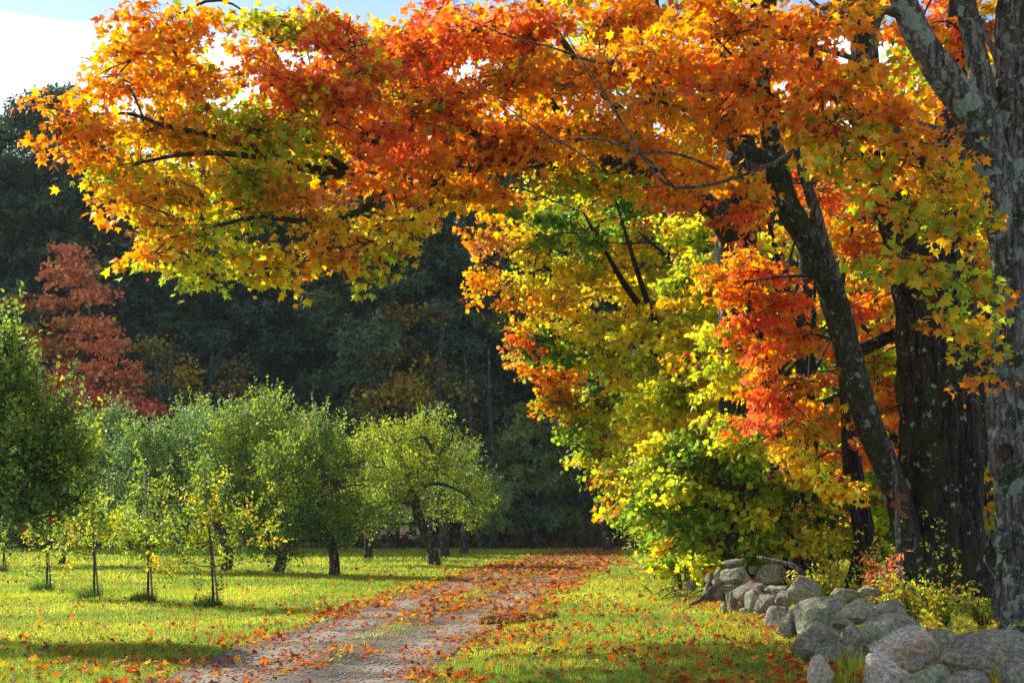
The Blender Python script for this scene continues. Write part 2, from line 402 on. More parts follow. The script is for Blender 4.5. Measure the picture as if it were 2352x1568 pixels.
def road_mat():
    m, nt, out = new_mat("damp_gravel"); n, l = nt.nodes, nt.links
    g = n.new("ShaderNodeNewGeometry")
    def noise(s, d, r=.6):
        x = n.new("ShaderNodeTexNoise"); x.inputs['Scale'].default_value = s; x.inputs['Detail'].default_value = d; x.inputs['Roughness'].default_value = r
        l.new(g.outputs['Position'], x.inputs['Vector']); return x
    n1 = noise(28, 6, .7); cr = n.new("ShaderNodeValToRGB"); E = cr.color_ramp.elements
    E[0].position = .3; E[0].color = (.105, .080, .054, 1); E[1].position = .72; E[1].color = (.40, .335, .25, 1)
    l.new(n1.outputs['Fac'], cr.inputs['Fac'])
    n2 = noise(.8, 5); wet = n.new("ShaderNodeMapRange"); wet.inputs['From Min'].default_value = .46; wet.inputs['From Max'].default_value = .62
    l.new(n2.outputs['Fac'], wet.inputs['Value'])
    dk = n.new("ShaderNodeMapRange"); dk.inputs['To Min'].default_value = 1; dk.inputs['To Max'].default_value = .55; l.new(wet.outputs[0], dk.inputs['Value'])
    at_ = n.new("ShaderNodeAttribute"); at_.attribute_name = "col"
    nw = noise(2.2, 6); wa = n.new("ShaderNodeMath"); wa.operation = 'MULTIPLY_ADD'; wa.inputs[1].default_value = .9; wa.inputs[2].default_value = -.45
    wb = n.new("ShaderNodeMath"); wb.operation = 'ADD'; wb.use_clamp = True; l.new(nw.outputs['Fac'], wa.inputs[0]); l.new(wa.outputs[0], wb.inputs[0]); l.new(at_.outputs['Fac'], wb.inputs[1])
    ns = noise(40, 5, .7); c3 = n.new("ShaderNodeValToRGB"); E = c3.color_ramp.elements; E[0].position = .3; E[0].color = (.03, .024, .014, 1); E[1].position = .75; E[1].color = (.15, .115, .07, 1)
    l.new(ns.outputs['Fac'], c3.inputs['Fac']); mt = n.new("ShaderNodeMix"); mt.data_type = 'RGBA'; l.new(wb.outputs[0], mt.inputs['Factor']); l.new(c3.outputs[0], mt.inputs['A']); l.new(cr.outputs[0], mt.inputs['B'])
    sc = n.new("ShaderNodeVectorMath"); sc.operation = 'SCALE'; l.new(mt.outputs['Result'], sc.inputs[0]); l.new(dk.outputs[0], sc.inputs['Scale'])
    ro = n.new("ShaderNodeMapRange"); ro.inputs['To Min'].default_value = .75; ro.inputs['To Max'].default_value = .28; l.new(wet.outputs[0], ro.inputs['Value'])
    p = n.new("ShaderNodeBsdfPrincipled"); p.inputs['Specular IOR Level'].default_value = .3
    l.new(sc.outputs[0], p.inputs['Base Color']); l.new(ro.outputs[0], p.inputs['Roughness'])
    n4 = noise(60, 4); b = n.new("ShaderNodeBump"); b.inputs['Strength'].default_value = .7; b.inputs['Distance'].default_value = .015
    l.new(n4.outputs['Fac'], b.inputs['Height']); l.new(b.outputs[0], p.inputs['Normal']); l.new(p.outputs[0], out.inputs['Surface'])
    return m
def flat_mat(name, c, rough=.5, spec=.5):
    m, nt, out = new_mat(name); n, l = nt.nodes, nt.links
    p = n.new("ShaderNodeBsdfPrincipled"); p.inputs['Roughness'].default_value = rough; p.inputs['Specular IOR Level'].default_value = spec
    no = n.new("ShaderNodeTexNoise"); no.inputs['Scale'].default_value = 18; no.inputs['Detail'].default_value = 4
    cr = n.new("ShaderNodeValToRGB"); cr.color_ramp.elements[0].color = (*[x*.6 for x in c], 1); cr.color_ramp.elements[1].color = (*[min(1, x*1.35) for x in c], 1)
    l.new(no.outputs['Fac'], cr.inputs['Fac']); l.new(cr.outputs[0], p.inputs['Base Color']); l.new(p.outputs[0], out.inputs['Surface'])
    return m
M_GROUND, M_ROAD = ground_mat(), road_mat()
M_WATER = flat_mat("puddle_water", (.018, .015, .012), .04, .6)
M_STAKE = flat_mat("weathered_stake", (.22, .20, .185), .85, .2)
M_WIRE = flat_mat("rusty_wire", (.06, .05, .045), .6, .4)
M_APPLEF = flat_mat("apple_skin", (.28, .018, .022), .3, .5)
M_TIE = flat_mat("black_tie", (.02, .02, .02), .6, .3)
M_HOLE = flat_mat("rotten_heartwood", (.09, .045, .025), .95, .1)
M_RIM = bark_mat("healed_bark", (.15, .14, .13), (.24, .225, .21), .25, .1, (.21, .27, .235), 1.6, 6)
M_PEBBLE = flat_mat("gravel_stone", (.30, .26, .205), .7, .4)

# ------------------------------------------------------------------ ground, road, puddles
def gz(x, y):
    t = np.clip((np.asarray(y, float)-112)/110, 0, 1)
    return 16*t*t*(3-2*t)
xs = np.concatenate([np.linspace(-300, -40, 10)[:-1], np.linspace(-40, 40, 41), np.linspace(40, 300, 10)[1:]])
ys = np.concatenate([np.linspace(-60, 10, 4)[:-1], np.linspace(10, 230, 56), np.linspace(230, 420, 8)[1:]])
GX, GY = np.meshgrid(xs, ys); GV = np.stack([GX, GY, gz(GX, GY)], -1).reshape(-1, 3)
nx, ny = len(xs), len(ys)
i, j = np.meshgrid(np.arange(ny-1), np.arange(nx-1), indexing='ij'); b = (i*nx+j).ravel()
tag(link("ground", raw_mesh("ground", GV, np.stack([b, b+1, b+nx+1, b+nx], -1), True), M_GROUND), kind='structure')

RY = [1900, 1640, 1568, 1520, 1480, 1440, 1400, 1360, 1320, 1290, 1270, 1259]
RL = [-140, 200, 345, 450, 570, 700, 810, 935, 1085, 1195, 1280, 1325]
RR = [760, 900, 960, 1035, 1095, 1155, 1220, 1285, 1345, 1392, 1428, 1440]
rl = np.array([gnd(a, b_) for a, b_ in zip(RL, RY)]); rr_ = np.array([gnd(a, b_) for a, b_ in zip(RR, RY)])
def road_x(y):
    return np.interp(y, rl[:, 1], rl[:, 0]), np.interp(y, rr_[:, 1], rr_[:, 0])
def road_s(x, y):
    a, b_ = road_x(y); return (x-a)/(b_-a)
def road_z(x, y):
    s = road_s(x, y)
    crown = np.exp(-((s-.5)/.12)**2)*.045+np.clip((np.abs(s-.5)-.40)/.08, 0, 1)*.03
    return .006+crown+.010*fbm(np.stack(np.broadcast_arrays(x*1.3, y*1.3, 0*x), -1), 3)
yy = np.concatenate([np.arange(7.5, 40, .14), np.arange(40, 89, .5)]); ss = np.linspace(0, 1, 27)
A, Bx = road_x(yy); wob = .16*(fbm(np.stack([yy*.7, 0*yy, 0*yy+3], -1), 3)-.5); wob2 = .16*(fbm(np.stack([yy*.7, 0*yy, 0*yy+9], -1), 3)-.5)
X = (A+wob)[:, None]*(1-ss)+(Bx+wob2)[:, None]*ss; Y = yy[:, None]+0*X
Z = road_z(X, Y); Z[:, 0] = .004; Z[:, -1] = .004
m_, k_ = X.shape; i, j = np.meshgrid(np.arange(m_-1), np.arange(k_-1), indexing='ij'); b = (i*k_+j).ravel()
sc_ = np.repeat(np.exp(-((np.abs(ss-.5)-.29)/.11)**2)[None], m_, 0).reshape(-1, 1)*np.ones((1, 3))
tag(link("road", raw_mesh("road", np.stack([X, Y, Z], -1).reshape(-1, 3), np.stack([b, b+1, b+k_+1, b+k_], -1), True, sc_), M_ROAD), kind='structure')

def puddle(cx, cy, a, bb, rot):
    c = gnd(cx, cy); n = 40; t = np.linspace(0, 2*np.pi, n, endpoint=False)
    r = 1+.55*(fbm(np.stack([np.cos(t)*1.5+cx, np.sin(t)*1.5, 0*t], -1), 3)-.5)*2
    x, y = a*r*np.cos(t), bb*r*np.sin(t)
    V = np.stack([c[0]+x*math.cos(rot)-y*math.sin(rot), c[1]+x*math.sin(rot)+y*math.cos(rot), 0*t], -1)
    zz = road_z(V[:, 0], V[:, 1]).max()+.002
    V[:, 2] = zz; V = np.vstack([V, [[c[0], c[1], zz]]])
    F = np.stack([np.arange(n), (np.arange(n)+1) % n, np.full(n, n)], -1)
    tag(link("puddle", raw_mesh("puddle", V, F), M_WATER), kind='structure')
puddle(1185, 1424, .42, 1.5, -.32)



# ------------------------------------------------------------------ stone wall
def ico(sub):
    import bmesh
    bm = bmesh.new(); bmesh.ops.create_icosphere(bm, subdivisions=sub, radius=1)
    V = np.array([v.co[:] for v in bm.verts]); F = np.array([[v.index for v in f.verts] for f in bm.faces]); bm.free()
    return V, F
ICO3, ICO4, ICO5 = ico(3), ico(4), ico(5)
def stone_mesh(name, hx, hy, hz, seed, blocky=.5, sub=3):
    V, F = {3: ICO3, 4: ICO4, 5: ICO5}[sub]; V = V.copy(); r = np.random.default_rng(seed)
    for k in range(int(8+9*blocky)):
        d = unit(r.normal(size=3)); h = r.uniform(.48, .84) if blocky > .3 else r.uniform(.72, .95)
        e = V@d-h; V = V-np.maximum(e, 0)[:, None]*d*.93
    V = V/np.abs(V).max(0)
    o = r.uniform(0, 90, 3)
    V = V*(1+.20*(fbm(V*1.3+o, 3)-.5)[:, None])+unit(V)*(.10*(fbm(V*3.6+o, 3)-.5))[:, None]+unit(V)*(.07*(vnoise(V*8+o)-.5)+.05*(vnoise(V*17+o)-.5)*(sub > 3))[:, None]
    return raw_mesh(name, V*np.array([hx, hy, hz]), F, True)
def Rg(X, Y):      # a spot of my close-up of the wall, in picture units
    return (1650+X*.3614)*.9408, (1320+Y*.3614)*.9408
def stone(name, X0, Y0, X1, Y1, base, mat, root, seed, blk=.5, tilt=0.0, sub=3):
    """a stone filling a spot; base = the Y of the close-up where its pile meets the ground (gives the distance)"""
    d = 5227/(41.9+.34*base)
    cx, cy = Rg((X0+X1)/2, (Y0+Y1)/2); c = at(cx, cy, d)
    hx = (X1-X0)*.34/2/FPX*d*1.04; hz = (Y1-Y0)*.34/2/FPX*d*1.06
    hy = .75*(hx+hz)/1.5
    c[1] += hy*.35
    if c[2]-hz < .14 or Y1 >= base-12:       # resting on the ground: sink its foot a little
        top = c[2]+hz; lo = min(c[2]-hz, -.06); hz = (top-lo)/2; c[2] = (top+lo)/2
    me = stone_mesh(name, hx, hy, hz, seed, blk, sub)
    o = link(name, me, STM[mat]); o.rotation_euler = (0, tilt, np.random.default_rng(seed).uniform(-.3, .3))
    if root is not None:
        o.parent = root; o.location = tuple(c-np.array(root.location))
    else: o.location = tuple(c)
    return o
wall = empty("stone_wall", (4.6, 22, 0), "tumbled dry stone wall of lichened granite boulders under the maples", "stone wall")
WALL = [  # X0 Y0 X1 Y1 base mat blk
 (800, 530, 1140, 800, 790, 'g', .5), (910, 690, 1130, 810, 805, 'l', .4), (1140, 590, 1300, 830, 830, 'g', .7), (1195, 650, 1340, 850, 840, 'g', .6),
 (1260, 480, 1690, 700, 760, 'l', .3), (1090, 392, 1400, 580, 680, 'l', .5), (1330, 400, 1610, 560, 640, 'l', .4), (820, 350, 1195, 600, 650, 'l', .5),
 (1050, 530, 1225, 600, 700, 'b', .8), (1120, 565, 1245, 670, 720, 'g', .4), (610, 430, 795, 565, 580, 'g', .4), (700, 490, 835, 645, 640, 'l', .6),
 (755, 240, 985, 455, 560, 'g', .6), (680, 328, 790, 455, 530, 'b', .9), (530, 320, 720, 505, 505, 'b', .9), (480, 330, 600, 450, 480, 'l', .5),
 (400, 265, 665, 425, 470, 'b', .6), (312, 178, 535, 325, 420, 'l', .8), (240, 190, 335, 295, 405, 'l', .4), (195, 210, 265, 300, 405, 'b', .5),
 (308, 110, 472, 192, 415, 'g', .7), (545, 135, 745, 300, 400, 'g', .6), (478, 168, 562, 235, 395, 'g', .4), (225, 298, 345, 405, 405, 'b', .95),
 (183, 285, 242, 405, 405, 'b', .8), (320, 313, 432, 395, 425, 'l', .4), (348, 335, 422, 465, 460, 'b', .6), (400, 380, 495, 435, 455, 'b', .5),
 (1065, 318, 1250, 410, 560, 'g', .5), (1240, 308, 1410, 380, 540, 'g', .5), (312, 415, 352, 475, 475, 'g', .6), (560, 480, 625, 515, 512, 'l', .4),
 (428, 450, 515, 492, 490, 'g', .5), (530, 210, 725, 305, 420, 'b', .8), (30, 150, 120, 230, 330, 'g', .7), (110, 200, 200, 270, 340, 'g', .8),
 (60, 235, 150, 300, 330, 'p', .8), (1640, 590, 1925, 760, 800, 'g', .3), (860, 560, 960, 640, 700, 'b', .6), (985, 420, 1110, 560, 640, 'g', .5),
 (640, 290, 770, 400, 500, 'l', .5), (590, 300, 690, 345, 480, 'l', .5), (760, 440, 850, 520, 600, 'b', .6), (1400, 560, 1560, 700, 740, 'g', .5),
 (470, 300, 560, 400, 460, 'g', .6), (250, 250, 330, 320, 410, 'g', .6), (300, 290, 420, 350, 425, 'b', .6)]
for q, (a, b_, c, d, e, mt, bl) in enumerate(WALL):
    stone("stone", a, b_, c, d, e, mt, wall, 100+q, bl, sub=5 if (c-a) > 330 else (4 if (c-a) > 105 else 3))
for q, (nm, box, base, mt, bl, lab) in enumerate([
  ("boulder", (905, 780, 1075, 1010), 985, 'p', .35, "small pointed pale stone standing upright in grass before the wall"),
  ("boulder", (1240, 772, 1595, 1010), 985, 'p', .7, "whitish craggy boulder in front of the larger tan one"),
  ("boulder", (1278, 592, 1765, 880), 870, 'p', .7, "large tan and cream quartz boulder, the brightest of the near rocks"),
  ("boulder", (1832, 612, 2480, 925), 915, 'g', .2, "biggest smooth rounded grey boulder below the grey lichened trunk"),
  ("boulder", (1580, 848, 1895, 1060), 1010, 'l', .5, "low greenish boulder between the whitish one and the smooth grey ones"),
  ("boulder", (1840, 884, 2165, 1090), 1050, 'g', .2, "half seen smooth grey boulder in front of the biggest rounded one"),
  ("boulder", (2230, 740, 2560, 1120), 1050, 'g', .4, "grey boulder cut off by the lower right corner")]):
    tag(stone(nm, *box, base, mt, None, 300+q, bl, sub=5), lab, "boulder", "loose boulders at the near end of the wall")

# ------------------------------------------------------------------ leaf clouds for trees
def spray_lobe(c, rad, n, size, pal, attach, spray_r, TB, flat=.13, droop=.4, twigs=5, cover_shell=.45, twr=.004):
    """leaves and twigs of one foliage mass: a handful of layered, drooping sprays"""
    c = np.asarray(c, float); rad = np.asarray(rad, float)
    ns = max(2, int(round(n/55)))
    u = unit(rng.normal(size=(ns, 3)))*(rng.random((ns, 1))**cover_shell)
    SCn = c+u*rad*.92
    out = SCn-attach; out[:, 2] *= .25; out = unit(out+.25*rng.normal(size=(ns, 3))*np.array([1, 1, .3]))
    side = unit(np.cross(out, np.array([0, 0, 1.0]))); nor = np.cross(side, out)
    w = rng.choice(len(pal), ns, p=np.array([p for _, p in pal])/sum(p for _, p in pal))
    scol = np.array([PAL[k] for k, _ in pal])[w]*(1+.14*rng.normal(size=(ns, 1)))
    k = rng.integers(0, ns, n)
    r = np.sqrt(rng.random(n))*spray_r*rng.uniform(.75, 1.2, n); a = rng.uniform(-math.pi, math.pi, n)
    U, Vv = r*np.cos(a)*1.15, r*np.sin(a)*.85
    P = SCn[k]+out[k]*U[:, None]+side[k]*Vv[:, None]+nor[k]*(rng.normal(size=n)*flat*spray_r)[:, None]
    P[:, 2] -= droop*spray_r*np.clip(U/spray_r, 0, 2)**2*.6
    P += rng.normal(size=(n, 3))*.03
    N = unit(np.array([0, 0, .32])+.42*np.array(TOSUN)+rng.normal(size=(n, 3))*.52)
    T = unit(out[k]*.7+side[k]*(Vv/spray_r)[:, None]*.8+np.array([0, 0, -.55])+rng.normal(size=(n, 3))*.35)
    C = jitter(scol[k], .17)
    mixk = rng.random(n) < .42
    w2 = rng.integers(0, len(pal), n); C[mixk] = jitter(np.array([PAL[q] for q, _ in pal])[w2[mixk]], .15)
    odd = rng.random(n) < .05; C[odd] = jitter(np.array([PAL['B'], PAL['D'], PAL['G'], PAL['g']])[rng.integers(0, 4, odd.sum())], .2)
    if TB is not None:
        for q in range(ns):
            p0 = SCn[q]-out[q]*spray_r*1.0
            if np.linalg.norm(SCn[q]-c) > .15:
                mid = (c+p0)/2+rng.normal(size=3)*.05+np.array([0, 0, .04])
                TB.add([c, mid, p0], [twr*3, twr*2.2, twr*1.7], 4, False)
            for t_ in range(twigs):
                b_ = rng.uniform(-1.1, 1.1); L = spray_r*rng.uniform(1.2, 1.9)
                e = p0+(out[q]*math.cos(b_)+side[q]*math.sin(b_))*L; e[2] -= droop*spray_r*.5
                md = (p0+e)/2+rng.normal(size=3)*.04+np.array([0, 0, .05])
                TB.add([p0, md, e], [twr*1.5, twr*1.1, twr*.5], 3, False)
    return P, N, T, C

def px_r(p, d): return p/FPX*d

class Tree:
    def __init__(s, name, base, label, cat="tree", group=None):
        s.root = empty(name, base, label, cat, group)
        s.base = np.array(base, float); s.TB = Tubes(); s.pts = []; s.ptr = []
        s.P = []; s.N = []; s.T = []; s.C = []; s.S = []
    def limb(s, P, R, name="limb", mat=B_DARK, seg=10, step=.18, fn=None, skel=True):
        P, R = smooth_path(P, R, step)
        tb = Tubes(); tb.add(P, R, seg, True, fn)
        o = put(name, tb.mesh(name), mat, s.root)
        if skel: s.pts.append(P); s.ptr.append(R)
        return o
    def near(s, c):
        Q = np.concatenate(s.pts); d = np.linalg.norm(Q-c, axis=1)+.6*np.maximum(Q[:, 2]-c[2], 0)
        k = int(np.argmin(d)); return Q[k], np.concatenate(s.ptr)[k]
    def lobe(s, c, rad, n, size, pal, spray_r, **kw):
        a, r0 = s.near(c)
        L = np.linalg.norm(c-a)
        if L > .35:
            md = a*.5+c*.5+np.array([0, 0, .10*L])+rng.normal(size=3)*.06*L
            P, R = smooth_path([a, md, c], [min(r0*.6, .014+.013*L), .010+.006*L, .010], .25)
            P[1:-1] += rng.normal(size=P[1:-1].shape)*.012
            s.TB.add(P, R, 5, False)
            s.pts.append(P[len(P)//2:]); s.ptr.append(R[len(P)//2:])
        P, N, T, C = spray_lobe(c, rad, n, size, pal, a, spray_r, s.TB, **kw)
        s.P.append(P); s.N.append(N); s.T.append(T); s.C.append(C); s.S.append(size*rng.choice([.55, .75, .9, 1.0, 1.1, 1.28], len(P))*rng.uniform(.92, 1.08, len(P)))
    def px_lobes(s, L, size, cov, spray_r, dd=0.0, **kw):
        for (cx, cy_, rx, ry, d, pal) in L:
            d = d+dd+rng.normal()*.25
            n = int(cov*math.pi*rx*ry/((size*FPX/d)**2*.30))
            pl = [(ch, 1.0) for ch in pal]
            s.lobe(at(cx, cy_, d), [px_r(rx, d), .8*px_r(rx+ry, d)*.62, px_r(ry, d)], n, size, pl, spray_r, **kw)
    def finish(s, tpl, mat, n_parts=0, leafname="leaf", twigmat=B_TWIG, key='m'):
        P, N, T, C, S = (np.concatenate(q) for q in (s.P, s.N, s.T, s.C, s.S))
        keep = np.ones(len(P), bool)
        if n_parts:
            vis = (np.abs(P[:, 0]) < P[:, 1]*.355) & (P[:, 2] < CAMH+.36*P[:, 1])
            score = np.where(vis, P[:, 1]+.8*rng.random(len(P)), 1e9); order = np.argsort(score)[:n_parts]
            X_, Y_, Z_ = leaf_frames(N[order], T[order])
            for q, k in enumerate(order):
                if score[k] > 1e8: continue
                me = part_leaf(C[k], mat, tpl, key)
                M = Matrix(np.column_stack([X_[q], Y_[q], Z_[q]]).tolist()).to_4x4()
                o = bpy.data.objects.new(leafname, me); COL.objects.link(o); o.parent = s.root
                o.matrix_local = Matrix.Translation(Vector(P[k]-s.base)) @ M @ Matrix.Diagonal((S[k], S[k], S[k], 1))
                keep[k] = False
        curl = rng.uniform(.2, 2.0, len(P))
        put("crown", leaf_mesh("crown", tpl, P[keep], N[keep], T[keep], S[keep], C[keep], curl[keep]), mat, s.root, 'stuff')
        if s.TB.n: put("branchwork", s.TB.mesh("branchwork"), twigmat, s.root, 'stuff')
        return len(P)
_LM = {}
def part_leaf(c, mat=None, tpl=MAPLE, key='m'):
    """a single leaf mesh, shared by leaves of about the same colour"""
    q = (key, round(float(np.log(c[0]+.02))*3), round(float(np.log(c[1]+.02))*3), int(rng.integers(0, 3)))
    if q not in _LM:
        v, f = tpl; v = (v if v.ndim == 2 else v[int(rng.integers(len(v)))]).copy(); v[:, 2] *= (.4, 1.1, 1.9)[q[3]]
        me = raw_mesh("leaf", v, f, False, np.repeat([c], len(v), axis=0)); me.materials.append(mat or M_MAPLE); _LM[q] = me
    return _LM[q]

def pxpath(L): return [at(a, b_, d) for a, b_, d in L]

# ---- tree 1: the maple whose long limb crosses the lane
t3 = Tree("maple_tree", (4.95, 31.2, 0), "orange and yellow maple whose long limb reaches left across the lane", "tree")
t3.limb([(4.95, 31.2, -.1), (4.9, 31.1, 1.5), (5.0, 31, 4), at(1692, 620, 31), at(1690, 500, 31), at(1700, 380, 31.2), at(1740, 200, 31.5), at(1760, 0, 32), at(1780, -200, 32)],
        [.62, .5, .46, .44, .42, .36, .30, .24, .15], "trunk", B_DARK, 20, .2, rough_bark(.10, 9, (.5, 5, .35), 2.0))
main = [(1692, 560, 31), (1650, 500, 30.2), (1580, 432, 29), (1500, 390, 27.8), (1400, 376, 26.6), (1290, 374, 25.8), (1190, 362, 25), (1120, 362, 24.5), (1060, 392, 24), (990, 412, 23.4), (900, 416, 22.8), (820, 404, 22.3), (740, 392, 21.8)]
t3.limb(pxpath(main), [.30, .25, .20, .185, .18, .17, .165, .155, .15, .14, .125, .11, .09], "limb", B_MID, 14, .15, rough_bark(.07, 7, None, 5, .10))
for P_, R_ in [
  ([(740, 392, 21.8), (660, 378, 21.2), (600, 348, 20.6), (540, 330, 20.2), (460, 305, 19.6), (380, 290, 19), (300, 262, 18.6), (200, 262, 18.2), (110, 248, 18)], [.085, .07, .06, .05, .04, .032, .026, .018, .01]),
  ([(820, 404, 22.3), (770, 372, 21.8), (720, 340, 21.4), (690, 290, 21.2), (660, 240, 21), (630, 170, 21)], [.08, .06, .05, .04, .03, .015]),
  ([(720, 340, 21.4), (640, 310, 21), (570, 290, 20.6), (470, 250, 20.3), (440, 190, 20.3), (400, 120, 20.2), (340, 40, 20.2)], [.05, .04, .035, .028, .024, .018, .01]),
  ([(1020, 405, 23.7), (1000, 455, 23.2), (950, 500, 22.6), (880, 525, 22), (800, 545, 21)], [.075, .06, .05, .04, .02]),
  ([(900, 416, 22.8), (850, 470, 21.6), (780, 502, 20.8), (690, 508, 20.2), (600, 498, 19.8), (500, 518, 19.4), (430, 540, 19)], [.08, .065, .055, .045, .036, .026, .012]),
  ([(660, 378, 21.2), (580, 360, 20.3), (500, 352, 19.8), (410, 356, 19.3), (330, 372, 19), (260, 380, 18.6)], [.055, .05, .04, .03, .022, .012]),
  ([(1190, 362, 25), (1130, 330, 24), (1060, 290, 23), (980, 240, 22.2), (900, 200, 21.6), (820, 150, 21)], [.08, .065, .05, .04, .03, .015]),
  ([(1400, 376, 26.6), (1330, 320, 25), (1270, 240, 23.8), (1220, 150, 22.8), (1150, 60, 22)], [.10, .08, .06, .045, .02]),
  ([(1580, 432, 29), (1500, 340, 27), (1420, 250, 25.4), (1340, 160, 24), (1270, 60, 23), (1200, -60, 22.5)], [.14, .11, .09, .07, .05, .03]),
  ([(1700, 300, 31.3), (1600, 180, 29), (1500, 60, 27), (1400, -80, 25.5), (1280, -200, 24)], [.18, .14, .12, .09, .05])]:
    t3.limb(pxpath(P_), R_, "limb", B_MID, 8, .15, rough_bark(.05, 5, None, 3))
HERO = [(100, 243, 62, 26, 18, 'OOR'), (130, 320, 62, 38, 18, 'OO'), (230, 275, 85, 52, 18.4, 'OOA'), (215, 345, 70, 40, 18.4, 'OA'),
 (255, 195, 50, 45, 19.5, 'O'), (300, 140, 70, 65, 20, 'OOA'), (330, 40, 62, 62, 20, 'OO'), (400, 110, 70, 70, 20.2, 'OOA'), (425, 215, 100, 60, 20, 'OA'),
 (470, 60, 45, 48, 21, 'OA'), (490, 165, 60, 40, 20.6, 'OA'), (340, 300, 110, 62, 19.2, 'AOA'), (270, 400, 60, 45, 18.6, 'AG'), (300, 460, 60, 40, 18.5, 'AO'),
 (450, 320, 110, 65, 19.6, 'GAA'), (420, 425, 110, 62, 19.2, 'AGA'), (380, 520, 75, 50, 18.8, 'AOY'), (345, 590, 48, 36, 18.5, 'OA'), (420, 590, 80, 45, 18.8, 'GYA'), (480, 632, 55, 34, 18.6, 'YG'),
 (550, 400, 110, 65, 20, 'GAG'), (600, 290, 110, 80, 20.6, 'GAG'), (540, 480, 95, 45, 19.6, 'GYA'), (500, 565, 70, 40, 19, 'GY'), (590, 580, 65, 35, 19.4, 'AY'),
 (660, 615, 75, 36, 19.6, 'AY'), (740, 580, 95, 48, 20, 'AAO'), (720, 520, 90, 36, 20.2, 'YA'), (860, 560, 75, 45, 20.4, 'AY'), (872, 622, 48, 30, 20.2, 'YG'), (920, 510, 60, 42, 21, 'AY'),
 (700, 455, 90, 26, 20.4, 'PO'), (640, 430, 80, 40, 20.2, 'AG'), (620, 60, 75, 62, 22, 'YG'), (575, 130, 45, 50, 21, 'OA'), (640, 170, 75, 55, 20.4, 'RRO'), (720, 190, 95, 70, 20.4, 'RRO'), (790, 250, 100, 70, 20.4, 'RRO'),
 (690, 270, 90, 52, 20.8, 'YGR'), (740, 330, 90, 52, 21, 'YAG'), (700, 60, 80, 55, 21.6, 'YRG'), (800, 60, 100, 62, 21.4, 'RYR'), (870, 330, 110, 75, 20.6, 'ROR'), (850, 160, 100, 70, 21, 'ORY'), (950, 110, 110, 80, 21.2, 'ROR'),
 (920, 240, 100, 62, 21.4, 'OAY'), (900, 410, 90, 40, 21, 'ORA'), (1040, 240, 120, 85, 21.4, 'ORA'), (1080, 70, 120, 75, 21.4, 'ORO'), (1010, 370, 100, 50, 22, 'AO'), (1120, 330, 110, 60, 22.4, 'AOD'),
 (1210, 180, 120, 90, 21, 'OAO'), (1240, 50, 120, 65, 21, 'ORA'), (1260, 310, 120, 60, 22, 'OAA'), (1100, 440, 85, 42, 23, 'OA'), (990, 460, 55, 40, 22.4, 'AY')]
HERO_R = [(1380, 170, 120, 90, 20, 'OAO'), (1400, 40, 120, 60, 19.5, 'OO'), (1400, 290, 110, 65, 22, 'AOA'), (1520, 110, 120, 90, 18.5, 'OOA'), (1530, 240, 110, 70, 19.5, 'OA'), (1500, 350, 90, 50, 22, 'AO'),
 (1300, 400, 100, 40, 23.5, 'AG'), (1420, 430, 80, 36, 23.5, 'AG'), (1560, 450, 70, 40, 22, 'OR'), (1620, 400, 70, 50, 21, 'OA')]
HERO = [(a, b_, c, d, e, p.replace('RR', 'RO') if q % 2 else p) for q, (a, b_, c, d, e, p) in enumerate(HERO)]
t3.px_lobes(HERO, .118, 2.1, .46)
t3.px_lobes(HERO_R, .118, 2.0, .46)
t3.px_lobes([h for h in HERO if 260 < h[0] and 60 < h[1] < 560 and (not 430 < h[0] < 700 or h[1] > 200)], .16, 1.3, .5, dd=3.2)
t3.px_lobes([h for h in HERO if 280 < h[0] and 60 < h[1] < 520 and (not 430 < h[0] < 700 or h[1] > 200)], .17, 1.3, .6, dd=6.4)
t3.px_lobes([(a, b_, c, d, e+7.5, p) for a, b_, c, d, e, p in HERO if a > 640 and b_ < 420], .17, .9, .6)
for q in range(34):       # the part of the crown above the picture
    x, y = rng.uniform(-1.5, 8), rng.uniform(20, 33); z = CAMH+.385*y+rng.uniform(.6, 4.5)
    t3.lobe(np.array([x, y, z]), [1.1, 1.1, .7], 170, .2, [('O', 1), ('A', 1), ('R', .6)], .7)
t3.px_lobes(HERO_R, .16, 1.2, .55, dd=5)
t3.px_lobes([(1690, 600, 52, 42, 28.5, 'OA'), (1640, 640, 55, 45, 29, 'YO'), (1700, 690, 50, 45, 28.5, 'OY'), (1650, 760, 55, 50, 29, 'YG'), (1710, 800, 50, 45, 28.5, 'YO'), (1660, 870, 55, 50, 29, 'YG'), (1710, 900, 50, 42, 28.5, 'YA'), (1680, 980, 60, 45, 29, 'GY'), (1720, 1040, 50, 40, 28.5, 'YG')], .122, 2.0, .42)
t3.finish(MAPLE_V, M_MAPLE, 300)

# ---- tree 2: dark fused trunk with a leaning stem
t2 = Tree("maple_tree", (8.5, 28.2, 0), "huge dark old maple with a second stem leaning out over the wall", "tree")
t2.limb([(8.5, 28.2, -.15), (8.48, 28.2, .5), at(2166, 1250, 28.2), at(2160, 1050, 28.2), at(2158, 900, 28.2), at(2145, 760, 28.2), at(2120, 640, 28.3), at(2085, 560, 28.4), at(2040, 450, 28.5), at(2005, 320, 28.7), at(1985, 120, 29), at(1975, -120, 29)],
        [.86, .80, .76, .77, .74, .72, .60, .40, .32, .28, .25, .2], "trunk", B_DARK, 64, .07, rough_bark(.20, 16, (.42, 6, .45), 1.0, .14))
t2.limb(pxpath([(2195, 780, 28.1), (2190, 640, 28.1), (2180, 480, 28), (2185, 330, 27.9), (2200, 100, 27.8), (2215, -150, 27.6)]), [.42, .40, .32, .28, .24, .18], "limb", B_DARK, 18, .15, rough_bark(.11, 8, None, 4))
